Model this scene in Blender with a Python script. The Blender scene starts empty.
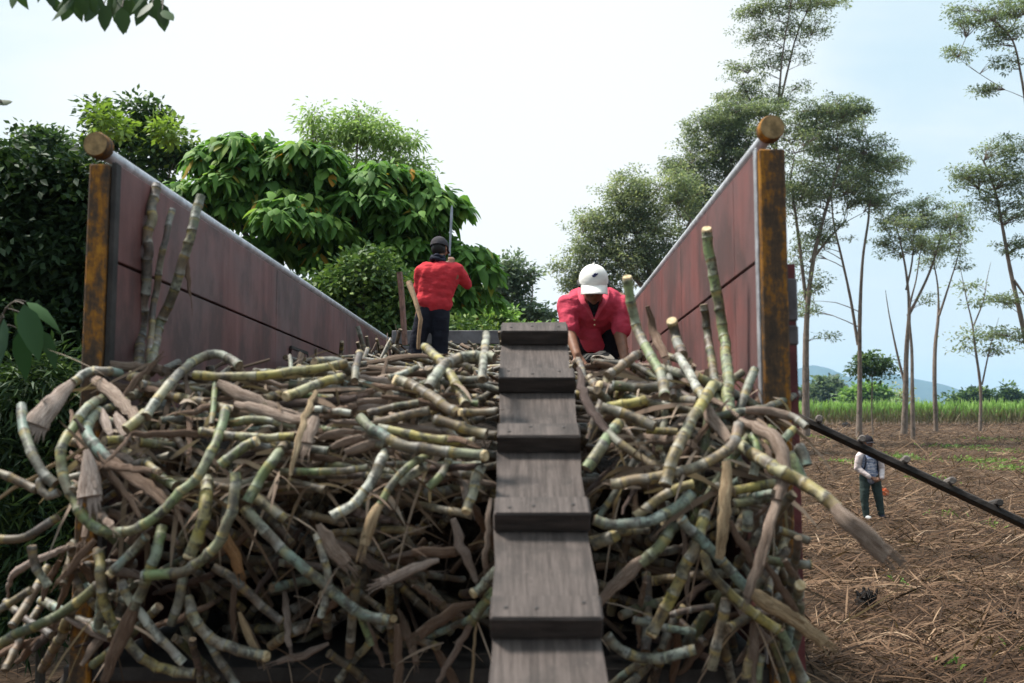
import bpy, math, random
import numpy as np
from mathutils import Vector, Matrix

R = math.radians
SC = bpy.context.scene
COL = SC.collection
rng = np.random.default_rng(7)
random.seed(11)

# ------------------------------------------------------------------ camera
W, H, F = 1024, 683, 35.0 / 36.0 * 1024
CAM = Vector((0, 0, 2.23))
HORIZON = 405.0
PITCH = math.atan((HORIZON - H / 2) / F)
cp, sp = math.cos(PITCH), math.sin(PITCH)


def P(x, y, d):
    """the point of the place seen at (x, y) of the photograph, d metres ahead"""
    u, v = (x - W / 2) / F, -(y - H / 2) / F
    Y, Z = cp - sp * v, sp + cp * v
    k = d / Y
    return Vector((CAM.x + u * k, d, CAM.z + Z * k))


def ground_d(y):
    return CAM.z * F / (y - HORIZON)


cam = bpy.data.objects.new('camera', bpy.data.cameras.new('camera'))
COL.objects.link(cam)
cam.location = CAM
cam.rotation_euler = (R(90) + PITCH, 0, 0)
cam.data.lens = 35
cam.data.sensor_width = 36
cam.data.clip_start = 0.05
cam.data.clip_end = 12000
cam.data.dof.use_dof = True
cam.data.dof.focus_distance = 10.0
cam.data.dof.aperture_fstop = 2.9
SC.camera = cam

# ------------------------------------------------------------------ tags
def tag(o, label=None, cat=None, group=None, kind=None):
    if label: o['label'] = label
    if cat: o['category'] = cat
    if group: o['group'] = group
    if kind: o['kind'] = kind
    return o


def empty(name, loc, label=None, cat=None, group=None):
    o = bpy.data.objects.new(name, None)
    COL.objects.link(o)
    o.location = loc
    o.empty_display_size = 0.1
    return tag(o, label, cat, group)


def link(name, me, mats, parent=None):
    for m in (mats if isinstance(mats, (list, tuple)) else [mats]):
        me.materials.append(m)
    o = bpy.data.objects.new(name, me)
    COL.objects.link(o)
    if parent is not None:
        o.parent = parent
        o.matrix_parent_inverse = Matrix.Translation(-parent.location)
    else:                                   # a thing of one mesh keeps its origin at its own middle
        n = len(me.vertices)
        co = np.empty(n * 3, dtype=np.float32)
        me.vertices.foreach_get('co', co)
        co = co.reshape(-1, 3)
        c = (co.min(0) + co.max(0)) / 2
        me.vertices.foreach_set('co', (co - c).reshape(-1))
        me.update()
        o.location = Vector([float(q) for q in c])
    return o


# ------------------------------------------------------------------ mesh builder
class MB:
    def __init__(self):
        self.v, self.f, self.m, self.t, self.s = [], [], [], [], []

    def add(self, vs, fs, mat=0, t=None, s=None):
        b = len(self.v)
        self.v += [tuple(p) for p in vs]
        self.t += list(t) if t is not None else [0.0] * len(vs)
        self.s += list(s) if s is not None else [0.0] * len(vs)
        for f in fs:
            self.f.append([b + i for i in f])
            self.m.append(mat)

    def box(self, size, M=Matrix.Identity(4), mat=0, bev=0.0):
        x, y, z = [c / 2 for c in size]
        b = min(bev, x * .45, y * .45, z * .45)
        if b <= 0:
            vs = [Vector((i * x, j * y, k * z)) for i in (-1, 1) for j in (-1, 1) for k in (-1, 1)]
            fs = [(0, 1, 3, 2), (4, 6, 7, 5), (0, 4, 5, 1), (2, 3, 7, 6), (0, 2, 6, 4), (1, 5, 7, 3)]
            self.add([M @ p for p in vs], fs, mat)
            return
        vs, idx = [], {}
        for i in (-1, 1):
            for j in (-1, 1):
                for k in (-1, 1):
                    for a in range(3):
                        p = [i * (x - b), j * (y - b), k * (z - b)]
                        p[a] += (i, j, k)[a] * b
                        idx[i, j, k, a] = len(vs)
                        vs.append(M @ Vector(p))
        fs = []
        for a in range(3):
            o1, o2 = [q for q in range(3) if q != a]
            for sgn in (-1, 1):
                loop = []
                for (u, w) in ((-1, -1), (1, -1), (1, 1), (-1, 1)):
                    key = [0, 0, 0]
                    key[a], key[o1], key[o2] = sgn, u, w
                    loop.append(idx[key[0], key[1], key[2], a])
                fs.append(loop)
        for a in range(3):
            o1, o2 = [q for q in range(3) if q != a]
            for u in (-1, 1):
                for w in (-1, 1):
                    k1, k2 = [0] * 3, [0] * 3
                    k1[o1] = k2[o1] = u
                    k1[o2] = k2[o2] = w
                    k1[a], k2[a] = -1, 1
                    fs.append([idx[k1[0], k1[1], k1[2], o1], idx[k2[0], k2[1], k2[2], o1],
                               idx[k2[0], k2[1], k2[2], o2], idx[k1[0], k1[1], k1[2], o2]])
        for i in (-1, 1):
            for j in (-1, 1):
                for k in (-1, 1):
                    fs.append([idx[i, j, k, 0], idx[i, j, k, 1], idx[i, j, k, 2]])
        self.add(vs, fs, mat)

    def loft(self, C, rad, sides=8, t=None, mat=0, cap=(None, None), wide=None, squash=1.0, rough=0.0, up=None, ang0=0.0):
        """tube through the centres C with radii rad; wide = direction of the long axis of a flat section"""
        n = len(C)
        T = []
        for i in range(n):
            a, b = C[max(i - 1, 0)], C[min(i + 1, n - 1)]
            d = (b - a)
            T.append(d.normalized() if d.length > 1e-9 else Vector((0, 0, 1)))
        ref = wide if wide is not None else (up or Vector((0.31, 0.2, 0.93)))
        N = ref - T[0] * ref.dot(T[0])
        if N.length < 1e-4:
            N = Vector((1, 0, 0)) - T[0] * T[0].x
        N.normalize()
        vs, tt, ss = [], [], []
        prof = [1 + rough * random.uniform(-1, 1) for _ in range(sides)]
        for i in range(n):
            N = (N - T[i] * N.dot(T[i])).normalized()
            B = T[i].cross(N)
            sq = squash[i] if isinstance(squash, (list, tuple)) else squash
            for k in range(sides):
                a = 2 * math.pi * k / sides + ang0
                r = rad[i] * prof[k] * (1 + rough * .4 * random.uniform(-1, 1))
                vs.append(C[i] + N * (r * math.cos(a)) + B * (r * sq * math.sin(a)))
                tt.append(t[i] if t is not None else i / max(n - 1, 1))
                ss.append(abs(k / sides * 2 - 1))
        fs = []
        for i in range(n - 1):
            for k in range(sides):
                k2 = (k + 1) % sides
                fs.append((i * sides + k, i * sides + k2, (i + 1) * sides + k2, (i + 1) * sides + k))
        self.add(vs, fs, mat, tt, ss)
        for e, cm in ((0, cap[0]), (n - 1, cap[1])):
            if cm is None: continue
            ring = vs[e * sides:(e + 1) * sides]
            if e == 0: ring = ring[::-1]
            self.add(ring, [list(range(sides))], cm, [tt[e * sides]] * sides, [0] * sides)

    def ball(self, c, r, seg=12, rings=8, mat=0, M=None, jit=0.0):
        vs, fs = [], []
        r = (r, r, r) if not isinstance(r, (tuple, list)) else r
        for i in range(rings + 1):
            a = math.pi * i / rings
            for k in range(seg):
                b = 2 * math.pi * k / seg
                p = Vector((r[0] * math.sin(a) * math.cos(b), r[1] * math.sin(a) * math.sin(b), r[2] * math.cos(a)))
                if jit: p *= 1 + random.uniform(-jit, jit)
                if M is not None: p = M @ p
                vs.append(Vector(c) + p)
        for i in range(rings):
            for k in range(seg):
                k2 = (k + 1) % seg
                fs.append((i * seg + k, (i + 1) * seg + k, (i + 1) * seg + k2, i * seg + k2))
        self.add(vs, fs, mat)

    def capsule(self, a, b, r0, r1, sides=12):
        a, b = Vector(a), Vector(b)
        d = (b - a)
        L = max(d.length, 1e-5)
        d = d / L
        C, rr = [], []
        for q in (-1, -.92, -.7, -.38, 0):
            C.append(a + d * (r0 * q)); rr.append(max(r0 * math.sqrt(max(0, 1 - q * q)), 1e-4))
        for q in (0, .38, .7, .92, 1):
            C.append(b + d * (r1 * q)); rr.append(max(r1 * math.sqrt(max(0, 1 - q * q)), 1e-4))
        self.loft(C, rr, sides, cap=(0, 0))

    def build(self, name, mats, parent=None, smooth=False):
        me = bpy.data.meshes.new(name)
        me.from_pydata(self.v, [], self.f)
        me.polygons.foreach_set('material_index', self.m)
        if smooth:
            me.polygons.foreach_set('use_smooth', [len(f) <= 4 for f in self.f])
        a = me.attributes.new('t', 'FLOAT', 'POINT'); a.data.foreach_set('value', self.t)
        a = me.attributes.new('s', 'FLOAT', 'POINT'); a.data.foreach_set('value', self.s)
        me.update()
        return link(name, me, mats, parent)


def spline(pts, step):
    """Catmull-Rom through pts, resampled about every step metres"""
    p = [Vector(q) for q in pts]
    if len(p) == 2:
        n = max(2, int((p[1] - p[0]).length / step) + 1)
        return [p[0].lerp(p[1], i / (n - 1)) for i in range(n)]
    e = [p[0] * 2 - p[1]] + p + [p[-1] * 2 - p[-2]]
    out = []
    for i in range(1, len(e) - 2):
        a, b, c, d = e[i - 1:i + 3]
        n = max(2, int((c - b).length / step))
        for k in range(n):
            u = k / n
            out.append(0.5 * (2 * b + (c - a) * u + (2 * a - 5 * b + 4 * c - d) * u * u + (3 * b - a - 3 * c + d) * u ** 3))
    out.append(p[-1])
    return out


def at_len(C, cum, s):
    i = int(np.searchsorted(cum, s)) - 1
    i = min(max(i, 0), len(C) - 2)
    u = (s - cum[i]) / max(cum[i + 1] - cum[i], 1e-9)
    return C[i].lerp(C[i + 1], min(max(u, 0), 1))


# ------------------------------------------------------------------ materials
def mat(name):
    m = bpy.data.materials.new(name)
    m.use_nodes = True
    nt = m.node_tree
    nt.nodes.clear()
    return m, nt


class G:
    """short hand for building node trees"""
    def __init__(self, nt): self.nt = nt
    def n(self, kind, **kw):
        n = self.nt.nodes.new(kind)
        for k, v in kw.items(): setattr(n, k, v)
        return n
    def set(self, sock, v):
        if hasattr(v, 'bl_idname') and not isinstance(v, bpy.types.NodeSocket): v = v.outputs[0]
        if isinstance(v, bpy.types.NodeSocket): self.nt.links.new(v, sock)
        else:
            if isinstance(v, tuple) and len(v) == 3 and sock.type == 'RGBA': v = (*v, 1)
            sock.default_value = v
    def math(self, op, a, b=0.0, c=0.0, clamp=False):
        n = self.n('ShaderNodeMath', operation=op, use_clamp=clamp)
        for i, v in enumerate((a, b, c)): self.set(n.inputs[i], v)
        return n.outputs[0]
    def mix(self, f, a, b, mode='MIX'):
        n = self.n('ShaderNodeMix', data_type='RGBA', blend_type=mode)
        self.set(n.inputs[0], f); self.set(n.inputs[6], a); self.set(n.inputs[7], b)
        return n.outputs[2]
    def attr(self, name):
        return self.n('ShaderNodeAttribute', attribute_name=name).outputs['Fac']
    def noise(self, vec=None, scale=5.0, detail=4.0, rough=.6, dim='3D'):
        n = self.n('ShaderNodeTexNoise', noise_dimensions=dim)
        n.inputs['Scale'].default_value = scale; n.inputs['Detail'].default_value = detail
        n.inputs['Roughness'].default_value = rough
        if vec is not None: self.set(n.inputs['Vector'], vec)
        return n.outputs['Fac']
    def coord(self, out='Object'):
        return self.n('ShaderNodeTexCoord').outputs[out]
    def scale(self, vec, s):
        n = self.n('ShaderNodeVectorMath', operation='MULTIPLY')
        self.set(n.inputs[0], vec); n.inputs[1].default_value = s
        return n.outputs[0]
    def addv(self, vec, s):
        n = self.n('ShaderNodeVectorMath', operation='ADD')
        self.set(n.inputs[0], vec); self.set(n.inputs[1], s)
        return n.outputs[0]
    def ramp(self, f, stops, interp='LINEAR'):
        n = self.n('ShaderNodeValToRGB')
        n.color_ramp.interpolation = interp
        el = n.color_ramp.elements
        while len(el) < len(stops): el.new(.5)
        for e, (p, c) in zip(el, stops):
            e.position = p
            e.color = (*c, 1) if isinstance(c, tuple) else (c, c, c, 1)
        self.set(n.inputs[0], f)
        return n.outputs[0]
    def step(self, v, lo, hi):
        n = self.n('ShaderNodeMapRange', interpolation_type='SMOOTHSTEP')
        self.set(n.inputs[0], v); n.inputs[1].default_value = lo; n.inputs[2].default_value = hi
        return n.outputs[0]
    def bump(self, h, strength=.4, dist=.01):
        n = self.n('ShaderNodeBump')
        n.inputs['Strength'].default_value = strength; n.inputs['Distance'].default_value = dist
        self.set(n.inputs['Height'], h)
        return n.outputs[0]
    def out(self, color, rough=.7, bump=None, metal=0.0, spec=.3):
        b = self.n('ShaderNodeBsdfPrincipled')
        self.set(b.inputs['Base Color'], color); self.set(b.inputs['Roughness'], rough)
        self.set(b.inputs['Metallic'], metal)
        b.inputs['Specular IOR Level'].default_value = spec
        if bump is not None: self.set(b.inputs['Normal'], bump)
        o = self.n('ShaderNodeOutputMaterial')
        self.nt.links.new(b.outputs[0], o.inputs['Surface'])
        return b, o


def m_plain(name, col, rough=.7, var=.25, scale=12, bump=.2, metal=0.0, dist=.005):
    m, nt = mat(name); g = G(nt)
    f = g.noise(g.coord(), scale, 5, .65)
    lo = tuple(c * (1 - var) for c in col); hi = tuple(min(1, c * (1 + var)) for c in col)
    c = g.mix(g.step(f, .3, .7), lo, hi)
    g.out(c, rough, g.bump(g.noise(g.coord(), scale * 4, 4), bump, dist), metal)
    return m


def m_cane():
    m, nt = mat('cane_rind'); g = G(nt)
    t = g.attr('t')
    oi = g.n('ShaderNodeObjectInfo')
    rnd = oi.outputs['Random']
    fr = g.math('FRACT', t)
    fl = g.math('FLOOR', t)
    wn = g.n('ShaderNodeTexWhiteNoise', noise_dimensions='2D')
    cv = g.n('ShaderNodeCombineXYZ')
    g.set(cv.inputs[0], fl); g.set(cv.inputs[1], g.math('MULTIPLY', rnd, 97.0))
    g.set(wn.inputs['Vector'], cv.outputs[0])
    w1 = wn.outputs['Value']
    ws = g.n('ShaderNodeSeparateColor'); g.set(ws.inputs[0], wn.outputs['Color'])
    base = oi.outputs['Color']
    # each internode has a tone of its own
    c = g.mix(g.math('MULTIPLY', g.step(ws.outputs[0], .4, 1.0), .5), base, (0.25, 0.205, 0.085))
    c = g.mix(g.math('MULTIPLY', g.step(ws.outputs[1], .45, 1.0), .7), c, (0.17, 0.115, 0.09))
    c = g.mix(g.math('MULTIPLY', g.step(ws.outputs[2], .55, 1.0), .5), c, (0.27, 0.29, 0.25))
    # the ring, the root band above it and the wax bloom below it
    jig = g.math('MULTIPLY', g.math('SUBTRACT', g.noise(g.coord(), 45, 2), .5), .22)
    fj = g.math('ADD', fr, jig)
    band = g.math('MULTIPLY', g.step(fj, .03, .09), g.math('SUBTRACT', 1.0, g.step(fj, .12, .30)))
    c = g.mix(g.math('MULTIPLY', band, g.math('MULTIPLY', w1, .8)), c, (0.36, 0.265, 0.085))
    wax = g.step(fj, .62, .95)
    c = g.mix(g.math('MULTIPLY', wax, g.math('MULTIPLY', ws.outputs[1], .55)), c, (0.36, 0.36, 0.33))
    # soot, mould and scuffs
    vec = g.addv(g.coord(), cv.outputs[0])
    strk = g.noise(g.addv(g.coord(), oi.outputs['Location']), 9, 5, .65)
    c = g.mix(g.math('MULTIPLY', g.step(strk, .48, .63), .72), c, (0.085, 0.058, 0.043))
    soot = g.noise(vec, 24, 6, .72)
    c = g.mix(g.math('MULTIPLY', g.step(soot, .46, .62), .85), c, (0.042, 0.036, 0.03))
    sc = g.noise(vec, 75, 5, .7)
    c = g.mix(g.math('MULTIPLY', g.step(sc, .57, .74), .5), c, (0.38, 0.33, 0.26))
    ring = g.math('ADD', g.math('SUBTRACT', 1.0, g.step(fj, .0, .04)), g.step(fj, .975, 1.0), clamp=True)
    c = g.mix(g.math('MULTIPLY', ring, .6), c, (0.05, 0.038, 0.03))
    h = g.math('ADD', g.math('MULTIPLY', soot, .6), g.math('MULTIPLY', sc, .4))
    g.out(c, .55, g.bump(h, .5, .004), spec=.35)
    return m


def m_dry(name='dry_sheath'):
    m, nt = mat(name); g = G(nt)
    oi = g.n('ShaderNodeObjectInfo')
    cv = g.n('ShaderNodeCombineXYZ')
    g.set(cv.inputs[0], g.math('MULTIPLY', g.attr('s'), 9.0))
    g.set(cv.inputs[1], g.math('MULTIPLY', g.attr('t'), .45))
    g.set(cv.inputs[2], g.math('MULTIPLY', oi.outputs['Random'], 50.0))
    st = g.noise(cv.outputs[0], 3.0, 6, .7)
    bl = g.noise(g.addv(g.coord(), cv.outputs[0]), 9, 4, .6)
    c = g.mix(g.step(st, .35, .68), g.mix(1.0, oi.outputs['Color'], (.42, .36, .32), 'MULTIPLY'), oi.outputs['Color'])
    c = g.mix(g.math('MULTIPLY', g.step(st, .58, .74), .75), c, (0.52, 0.44, 0.36))
    c = g.mix(g.math('MULTIPLY', g.step(bl, .48, .66), .75), c, (0.06, 0.042, 0.033))
    g.out(c, .8, g.bump(st, .7, .006), spec=.2)
    return m


def m_cut(name, lo, hi):
    m, nt = mat(name); g = G(nt)
    f = g.noise(g.coord(), 60, 5)
    c = g.mix(g.step(f, .3, .7), lo, hi)
    g.out(c, .8, g.bump(f, .4, .003))
    return m


def m_wood(name, lo, hi, scale=1.0, axis=(14, 1.2, 14), stain=(0.03, 0.027, 0.025)):
    m, nt = mat(name); g = G(nt)
    v = g.scale(g.coord(), tuple(a * scale for a in axis))
    gr = g.noise(v, 3, 7, .7)
    st = g.noise(g.coord(), 5 * scale, 5, .65)
    c = g.mix(g.step(gr, .3, .7), lo, hi)
    c = g.mix(g.math('MULTIPLY', g.step(st, .45, .72), .7), c, stain)
    sc = g.noise(g.coord(), 38 * scale, 4, .7)
    c = g.mix(g.math('MULTIPLY', g.step(sc, .6, .75), .45), c, tuple(min(1, q * 1.9) for q in hi))
    g.out(c, .75, g.bump(g.math('ADD', gr, g.math('MULTIPLY', st, .5)), .6, .006))
    return m


def m_leaf(name, stops, trans=.35, rough=.5, spec=.35):
    m, nt = mat(name); g = G(nt)
    c = g.ramp(g.attr('tint'), stops)
    b = g.n('ShaderNodeBsdfPrincipled')
    g.set(b.inputs['Base Color'], c); b.inputs['Roughness'].default_value = rough
    b.inputs['Specular IOR Level'].default_value = spec
    tr = g.n('ShaderNodeBsdfTranslucent')
    g.set(tr.inputs['Color'], g.mix(1.0, c, (1.05, 1.15, .72), 'MULTIPLY'))
    mx = g.n('ShaderNodeMixShader'); mx.inputs[0].default_value = trans
    nt.links.new(b.outputs[0], mx.inputs[1]); nt.links.new(tr.outputs[0], mx.inputs[2])
    o = g.n('ShaderNodeOutputMaterial')
    nt.links.new(mx.outputs[0], o.inputs['Surface'])
    return m


CANE, DRY, CUT = m_cane(), m_dry(), m_cut('cane_pith', (.36, .26, .13), (.62, .50, .32))
OLDCUT = m_cut('weathered_cut', (.055, .04, .028), (.23, .17, .11))


# ------------------------------------------------------------------ leaves in numpy
TEMPL = {
    'quad': (np.array([(0, 0), (.45, .5), (1, 0), (.45, -.5)]), [(0, 1, 2, 3)]),
    'blade': (np.array([(0, .35), (0, -.35), (.5, .5), (.5, -.5), (1, .06), (1, -.06)]), [(0, 1, 3, 2), (2, 3, 5, 4)]),
    'broad': (np.array([(0, 0), (.22, .42), (.22, 0), (.22, -.42), (.5, .5), (.5, 0), (.5, -.5), (.78, .30), (.78, 0), (.78, -.30), (1, 0)]),
              [(0, 2, 1), (0, 3, 2), (1, 2, 5, 4), (2, 3, 6, 5), (4, 5, 8, 7), (5, 6, 9, 8), (7, 8, 10), (8, 9, 10)]),
    'long': (np.array([(0, .2), (0, -.2), (.25, .45), (.25, -.45), (.5, .5), (.5, -.5), (.75, .35), (.75, -.35), (1, .03), (1, -.03)]),
             [(0, 1, 3, 2), (2, 3, 5, 4), (4, 5, 7, 6), (6, 7, 9, 8)]),
}


def unit(a):
    return a / np.maximum(np.linalg.norm(a, axis=1, keepdims=True), 1e-9)


def leaf_mesh(name, matl, parent, base, along, nrm, L, Wd, tint, templ='quad', droop=0.0, fold=0.0):
    """one mesh of many leaves (the leaves of one crown, the straw of one field)"""
    uv, faces = TEMPL[templ]
    n = len(base)
    if n == 0: return None
    a = unit(along)
    nn = unit(nrm - a * np.sum(nrm * a, axis=1, keepdims=True))
    sd = np.cross(nn, a)
    L = np.broadcast_to(L, (n,)); Wd = np.broadcast_to(Wd, (n,)); dr = np.broadcast_to(droop, (n,))
    u, v = uv[:, 0], uv[:, 1]
    pos = (base[:, None, :] + a[:, None, :] * (u[None, :, None] * L[:, None, None])
           + sd[:, None, :] * (v[None, :, None] * Wd[:, None, None])
           + nn[:, None, :] * ((fold * np.abs(v))[None, :, None] * Wd[:, None, None]))
    pos[:, :, 2] -= (u ** 2)[None, :] * (dr * L)[:, None]
    k = len(uv)
    me = bpy.data.meshes.new(name)
    me.vertices.add(n * k)
    me.vertices.foreach_set('co', pos.reshape(-1).astype(np.float32))
    lt = [len(f) for f in faces]
    flat = np.array([i for f in faces for i in f])
    loops = (np.arange(n)[:, None] * k + flat[None, :]).reshape(-1)
    starts = np.cumsum([0] + lt[:-1])
    st = (np.arange(n)[:, None] * len(flat) + starts[None, :]).reshape(-1)
    me.loops.add(len(loops)); me.loops.foreach_set('vertex_index', loops.astype(np.int32))
    me.polygons.add(n * len(faces))
    me.polygons.foreach_set('loop_start', st.astype(np.int32))
    me.polygons.foreach_set('use_smooth', np.ones(n * len(faces), dtype=bool) if k > 4 else np.zeros(n * len(faces), dtype=bool))
    at = me.attributes.new('tint', 'FLOAT', 'POINT')
    tn = np.repeat(np.broadcast_to(tint, (n,)), k)
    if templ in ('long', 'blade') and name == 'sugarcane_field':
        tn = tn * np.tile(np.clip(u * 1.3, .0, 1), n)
    at.data.foreach_set('value', tn.astype(np.float32))
    me.update(calc_edges=True)
    return link(name, me, matl, parent)


def rand_unit(n):
    return unit(rng.normal(size=(n, 3)))
# ------------------------------------------------------------------ sky and sun
SUN_EL, SUN_AZ = R(60), R(-72)          # azimuth from +Y (ahead) towards +X
sdir = Vector((math.sin(SUN_AZ) * math.cos(SUN_EL), math.cos(SUN_AZ) * math.cos(SUN_EL), math.sin(SUN_EL)))
wd = bpy.data.worlds.new('World')
SC.world = wd
wd.use_nodes = True
wt = wd.node_tree
wt.nodes.clear()
g = G(wt)
sky = g.n('ShaderNodeTexSky', sky_type='NISHITA')
sky.sun_disc = False
sky.sun_elevation = SUN_EL
sky.sun_rotation = SUN_AZ
sky.altitude = 100
sky.air_density = 1.0
sky.dust_density = 1.6
sky.ozone_density = 1.0
dirv = g.coord('Generated')
sep = g.n('ShaderNodeSeparateXYZ'); g.set(sep.inputs[0], dirv)
den = g.math('ADD', g.math('MAXIMUM', sep.outputs[2], 0.0), 0.16)
cv = g.n('ShaderNodeCombineXYZ')
g.set(cv.inputs[0], g.math('DIVIDE', sep.outputs[0], den))
g.set(cv.inputs[1], g.math('DIVIDE', sep.outputs[1], den))
n1 = g.noise(g.scale(cv.outputs[0], (1.0, .55, 1)), 0.75, 6, .55)
n2 = g.noise(g.scale(cv.outputs[0], (.7, 1.6, 1)), 1.6, 6, .6)
cover = g.math('ADD', g.math('MULTIPLY', n1, .65), g.math('MULTIPLY', n2, .35))
# the veil is thickest ahead, slightly left, and over the sun
ahead = Vector((-0.09, 0.96, 0.27)).normalized()
dt = g.n('ShaderNodeVectorMath', operation='DOT_PRODUCT'); g.set(dt.inputs[0], dirv); dt.inputs[1].default_value = ahead
veil = g.step(dt.outputs['Value'], .89, .995)
cover = g.step(g.math('ADD', cover, g.math('MULTIPLY', veil, .34)), .42, .74)
skyc = g.mix(1.0, sky.outputs[0], (0.10, 0.10, 0.10), 'MULTIPLY')
skyc = g.mix(.93, skyc, (0.375, 0.475, 0.53))
low = g.math('SUBTRACT', 1.0, g.step(sep.outputs[2], .0, .30))
skyc = g.mix(g.math('MULTIPLY', low, .75), skyc, (0.44, 0.495, 0.525))
cloudc = g.mix(veil, (0.50, 0.545, 0.56), (0.555, 0.575, 0.58))
fin = g.mix(cover, skyc, cloudc)
# unseen sky dimmed behind the camera, brightened overhead, to shape the fill light
back = g.math('ADD', .66, g.math('MULTIPLY', g.step(sep.outputs[1], -.55, .35), .34))
back = g.math('MULTIPLY', back, g.math('ADD', 1.0, g.math('MULTIPLY', g.step(sep.outputs[2], .45, .85), 1.1)))
fin = g.mix(1.0, fin, back, 'MULTIPLY')
bg = g.n('ShaderNodeBackground')
g.set(bg.inputs['Color'], fin); bg.inputs['Strength'].default_value = 1.0
wo = g.n('ShaderNodeOutputWorld')
wt.links.new(bg.outputs[0], wo.inputs['Surface'])

sun = bpy.data.objects.new('sun', bpy.data.lights.new('sun', 'SUN'))
COL.objects.link(sun)
sun.data.energy = 4.2
sun.data.angle = R(11)
sun.data.color = (1.0, .95, .87)
sun.location = (0, 0, 60)
sun.rotation_euler = (-sdir).to_track_quat('-Z', 'Y').to_euler()
SC.view_settings.view_transform = 'Standard'
SC.view_settings.look = 'None'
SC.view_settings.exposure = 0.9
SC.view_settings.gamma = 1.0

# ------------------------------------------------------------------ ground
def hnoise(x, y):
    return (.05 * np.sin(x * .83 + 1.3 * np.sin(y * .21)) * np.sin(y * .61 + .5) + .035 * np.sin(x * 2.1 + y * 1.7)
            + .03 * np.sin(y * 3.9 + .8 * np.sin(x * .9)) + .02 * np.sin(x * 5.3 - y * 2.2))


def gheight(x, y):
    return hnoise(x, y) * np.clip((90 - np.abs(y)) / 30, 0, 1) * np.clip((60 - np.abs(x)) / 20, 0, 1)


def axis(near, lo, hi, far):
    a = list(np.arange(lo, hi + 1e-6, near))
    q, s = hi, near
    while q < far: s *= 1.35; q += s; a.append(q)
    q, s = lo, near
    while q > -far: s *= 1.35; q -= s; a.insert(0, q)
    return np.array(a)


def m_soil():
    m, nt = mat('stubble_soil'); g = G(nt)
    v = g.coord()
    n = g.noise(v, .35, 6, .65); f = g.noise(g.scale(v, (1, 2.4, 1)), 6, 8, .75)
    c = g.ramp(f, [(.3, (.028, .018, .013)), (.48, (.075, .048, .031)), (.62, (.135, .09, .058)), (.8, (.22, .16, .11))])
    c = g.mix(g.math('MULTIPLY', g.step(n, .45, .7), .45), c, (.09, .06, .04))
    g.out(c, .95, g.bump(f, 1.0, .06), spec=.1)
    return m


xs, ys = axis(.45, -16, 40, 7500), axis(.45, -4, 60, 7500)
gx, gy = np.meshgrid(xs, ys)
gz = gheight(gx, gy)
mb = MB()
nx = len(xs)
mb.add(list(zip(gx.ravel().tolist(), gy.ravel().tolist(), gz.ravel().tolist())),
       [(j * nx + i, j * nx + i + 1, (j + 1) * nx + i + 1, (j + 1) * nx + i) for j in range(len(ys) - 1) for i in range(nx - 1)])
gr = mb.build('ground', m_soil(), smooth=True)
tag(gr, 'brown harvested field floor reaching the horizon', 'ground', kind='structure')

# straw and trash left after the harvest
STRAW = m_leaf('straw', [(0, (.028, .018, .013)), (.25, (.085, .05, .031)), (.5, (.165, .10, .062)), (.8, (.29, .195, .125)), (1, (.40, .30, .22))], .12, .85, .1)


def straw(n, x0, x1, fan, d0, d1):
    d = np.exp(rng.uniform(np.log(d0), np.log(d1), n))
    x = rng.uniform(x0, x1, n) + rng.uniform(0, 1, n) * d * fan
    k = 1 + d / 45
    L = np.minimum(rng.gamma(2.0, .10, n) + .06, .7) * k
    a = rng.uniform(0, 2 * np.pi, n)
    # windrows: the straw lies mostly across, in low ridges
    a = np.where(rng.random(n) < .28, rng.normal(0, .5, n), a)
    al = np.stack([np.cos(a), np.sin(a), rng.normal(.12, .30, n)], 1)
    nr = np.stack([rng.normal(0, .55, n), rng.normal(-.2, .55, n), np.ones(n)], 1)
    row = .5 + .5 * np.sin(d * 2.1 + .6 * np.sin(x * .5))
    z = gheight(x, d) + rng.uniform(0.0, .09, n) * (.4 + row)
    tint = np.clip(rng.beta(1.15, 2.3, n) * (.58 + .5 * row), 0, 1)
    return np.stack([x, d, z], 1), al, nr, L, rng.uniform(.005, .019, n) * k, tint


parts = [straw(175000, .4, 5, .85, 3.2, 112), straw(5000, -9, 1.5, -.3, 3.5, 14)]
cat_ = [np.concatenate(c) for c in zip(*parts)]
o = leaf_mesh('field_straw', STRAW, None, *cat_, templ='long', droop=rng.uniform(-.1, .5, len(cat_[0])))
tag(o, 'brown dry cane trash and straw covering the harvested field', 'straw', kind='stuff')

# green weeds between the straw
GRASS = m_leaf('weed', [(0, (.08, .16, .03)), (.6, (.18, .32, .06)), (1, (.28, .42, .10))], .4)
B, A_, N_, LL, WW, TT = [], [], [], [], [], []
for px, py, w, n in ((985, 462, 22, 450), (1015, 470, 22, 500), (955, 447, 24, 250), (1010, 452, 24, 200), (905, 458, 16, 200), (850, 464, 12, 160), (1000, 440, 26, 160),
                     (930, 480, 14, 90), (845, 438, 14, 60), (815, 437, 12, 90), (950, 672, 16, 9), (1022, 650, 10, 14), (946, 518, 10, 16), (988, 524, 8, 14), (905, 580, 8, 8)):
    d = ground_d(py); c = P(px, py, d); r = w / F * d
    n2 = n
    p = np.stack([rng.normal(c.x, r * .6, n2), rng.normal(d, max(.12 * d * .5, .25) * .45, n2), np.zeros(n2)], 1)
    p[:, 2] = gheight(p[:, 0], p[:, 1])
    B.append(p); q = rng.normal(0, .55, (n2, 3)); q[:, 2] = 1; A_.append(q)
    N_.append(rand_unit(n2)); LL.append(rng.uniform(.10, .30, n2)); WW.append(rng.uniform(.01, .022, n2) * (1 + d / 25)); TT.append(rng.random(n2))
o = leaf_mesh('weeds', GRASS, None, *[np.concatenate(q) for q in (B, A_, N_, LL, WW, TT)], templ='long', droop=.35)
tag(o, 'green weeds sprouting in patches through the straw', 'weeds', kind='stuff')

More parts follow.
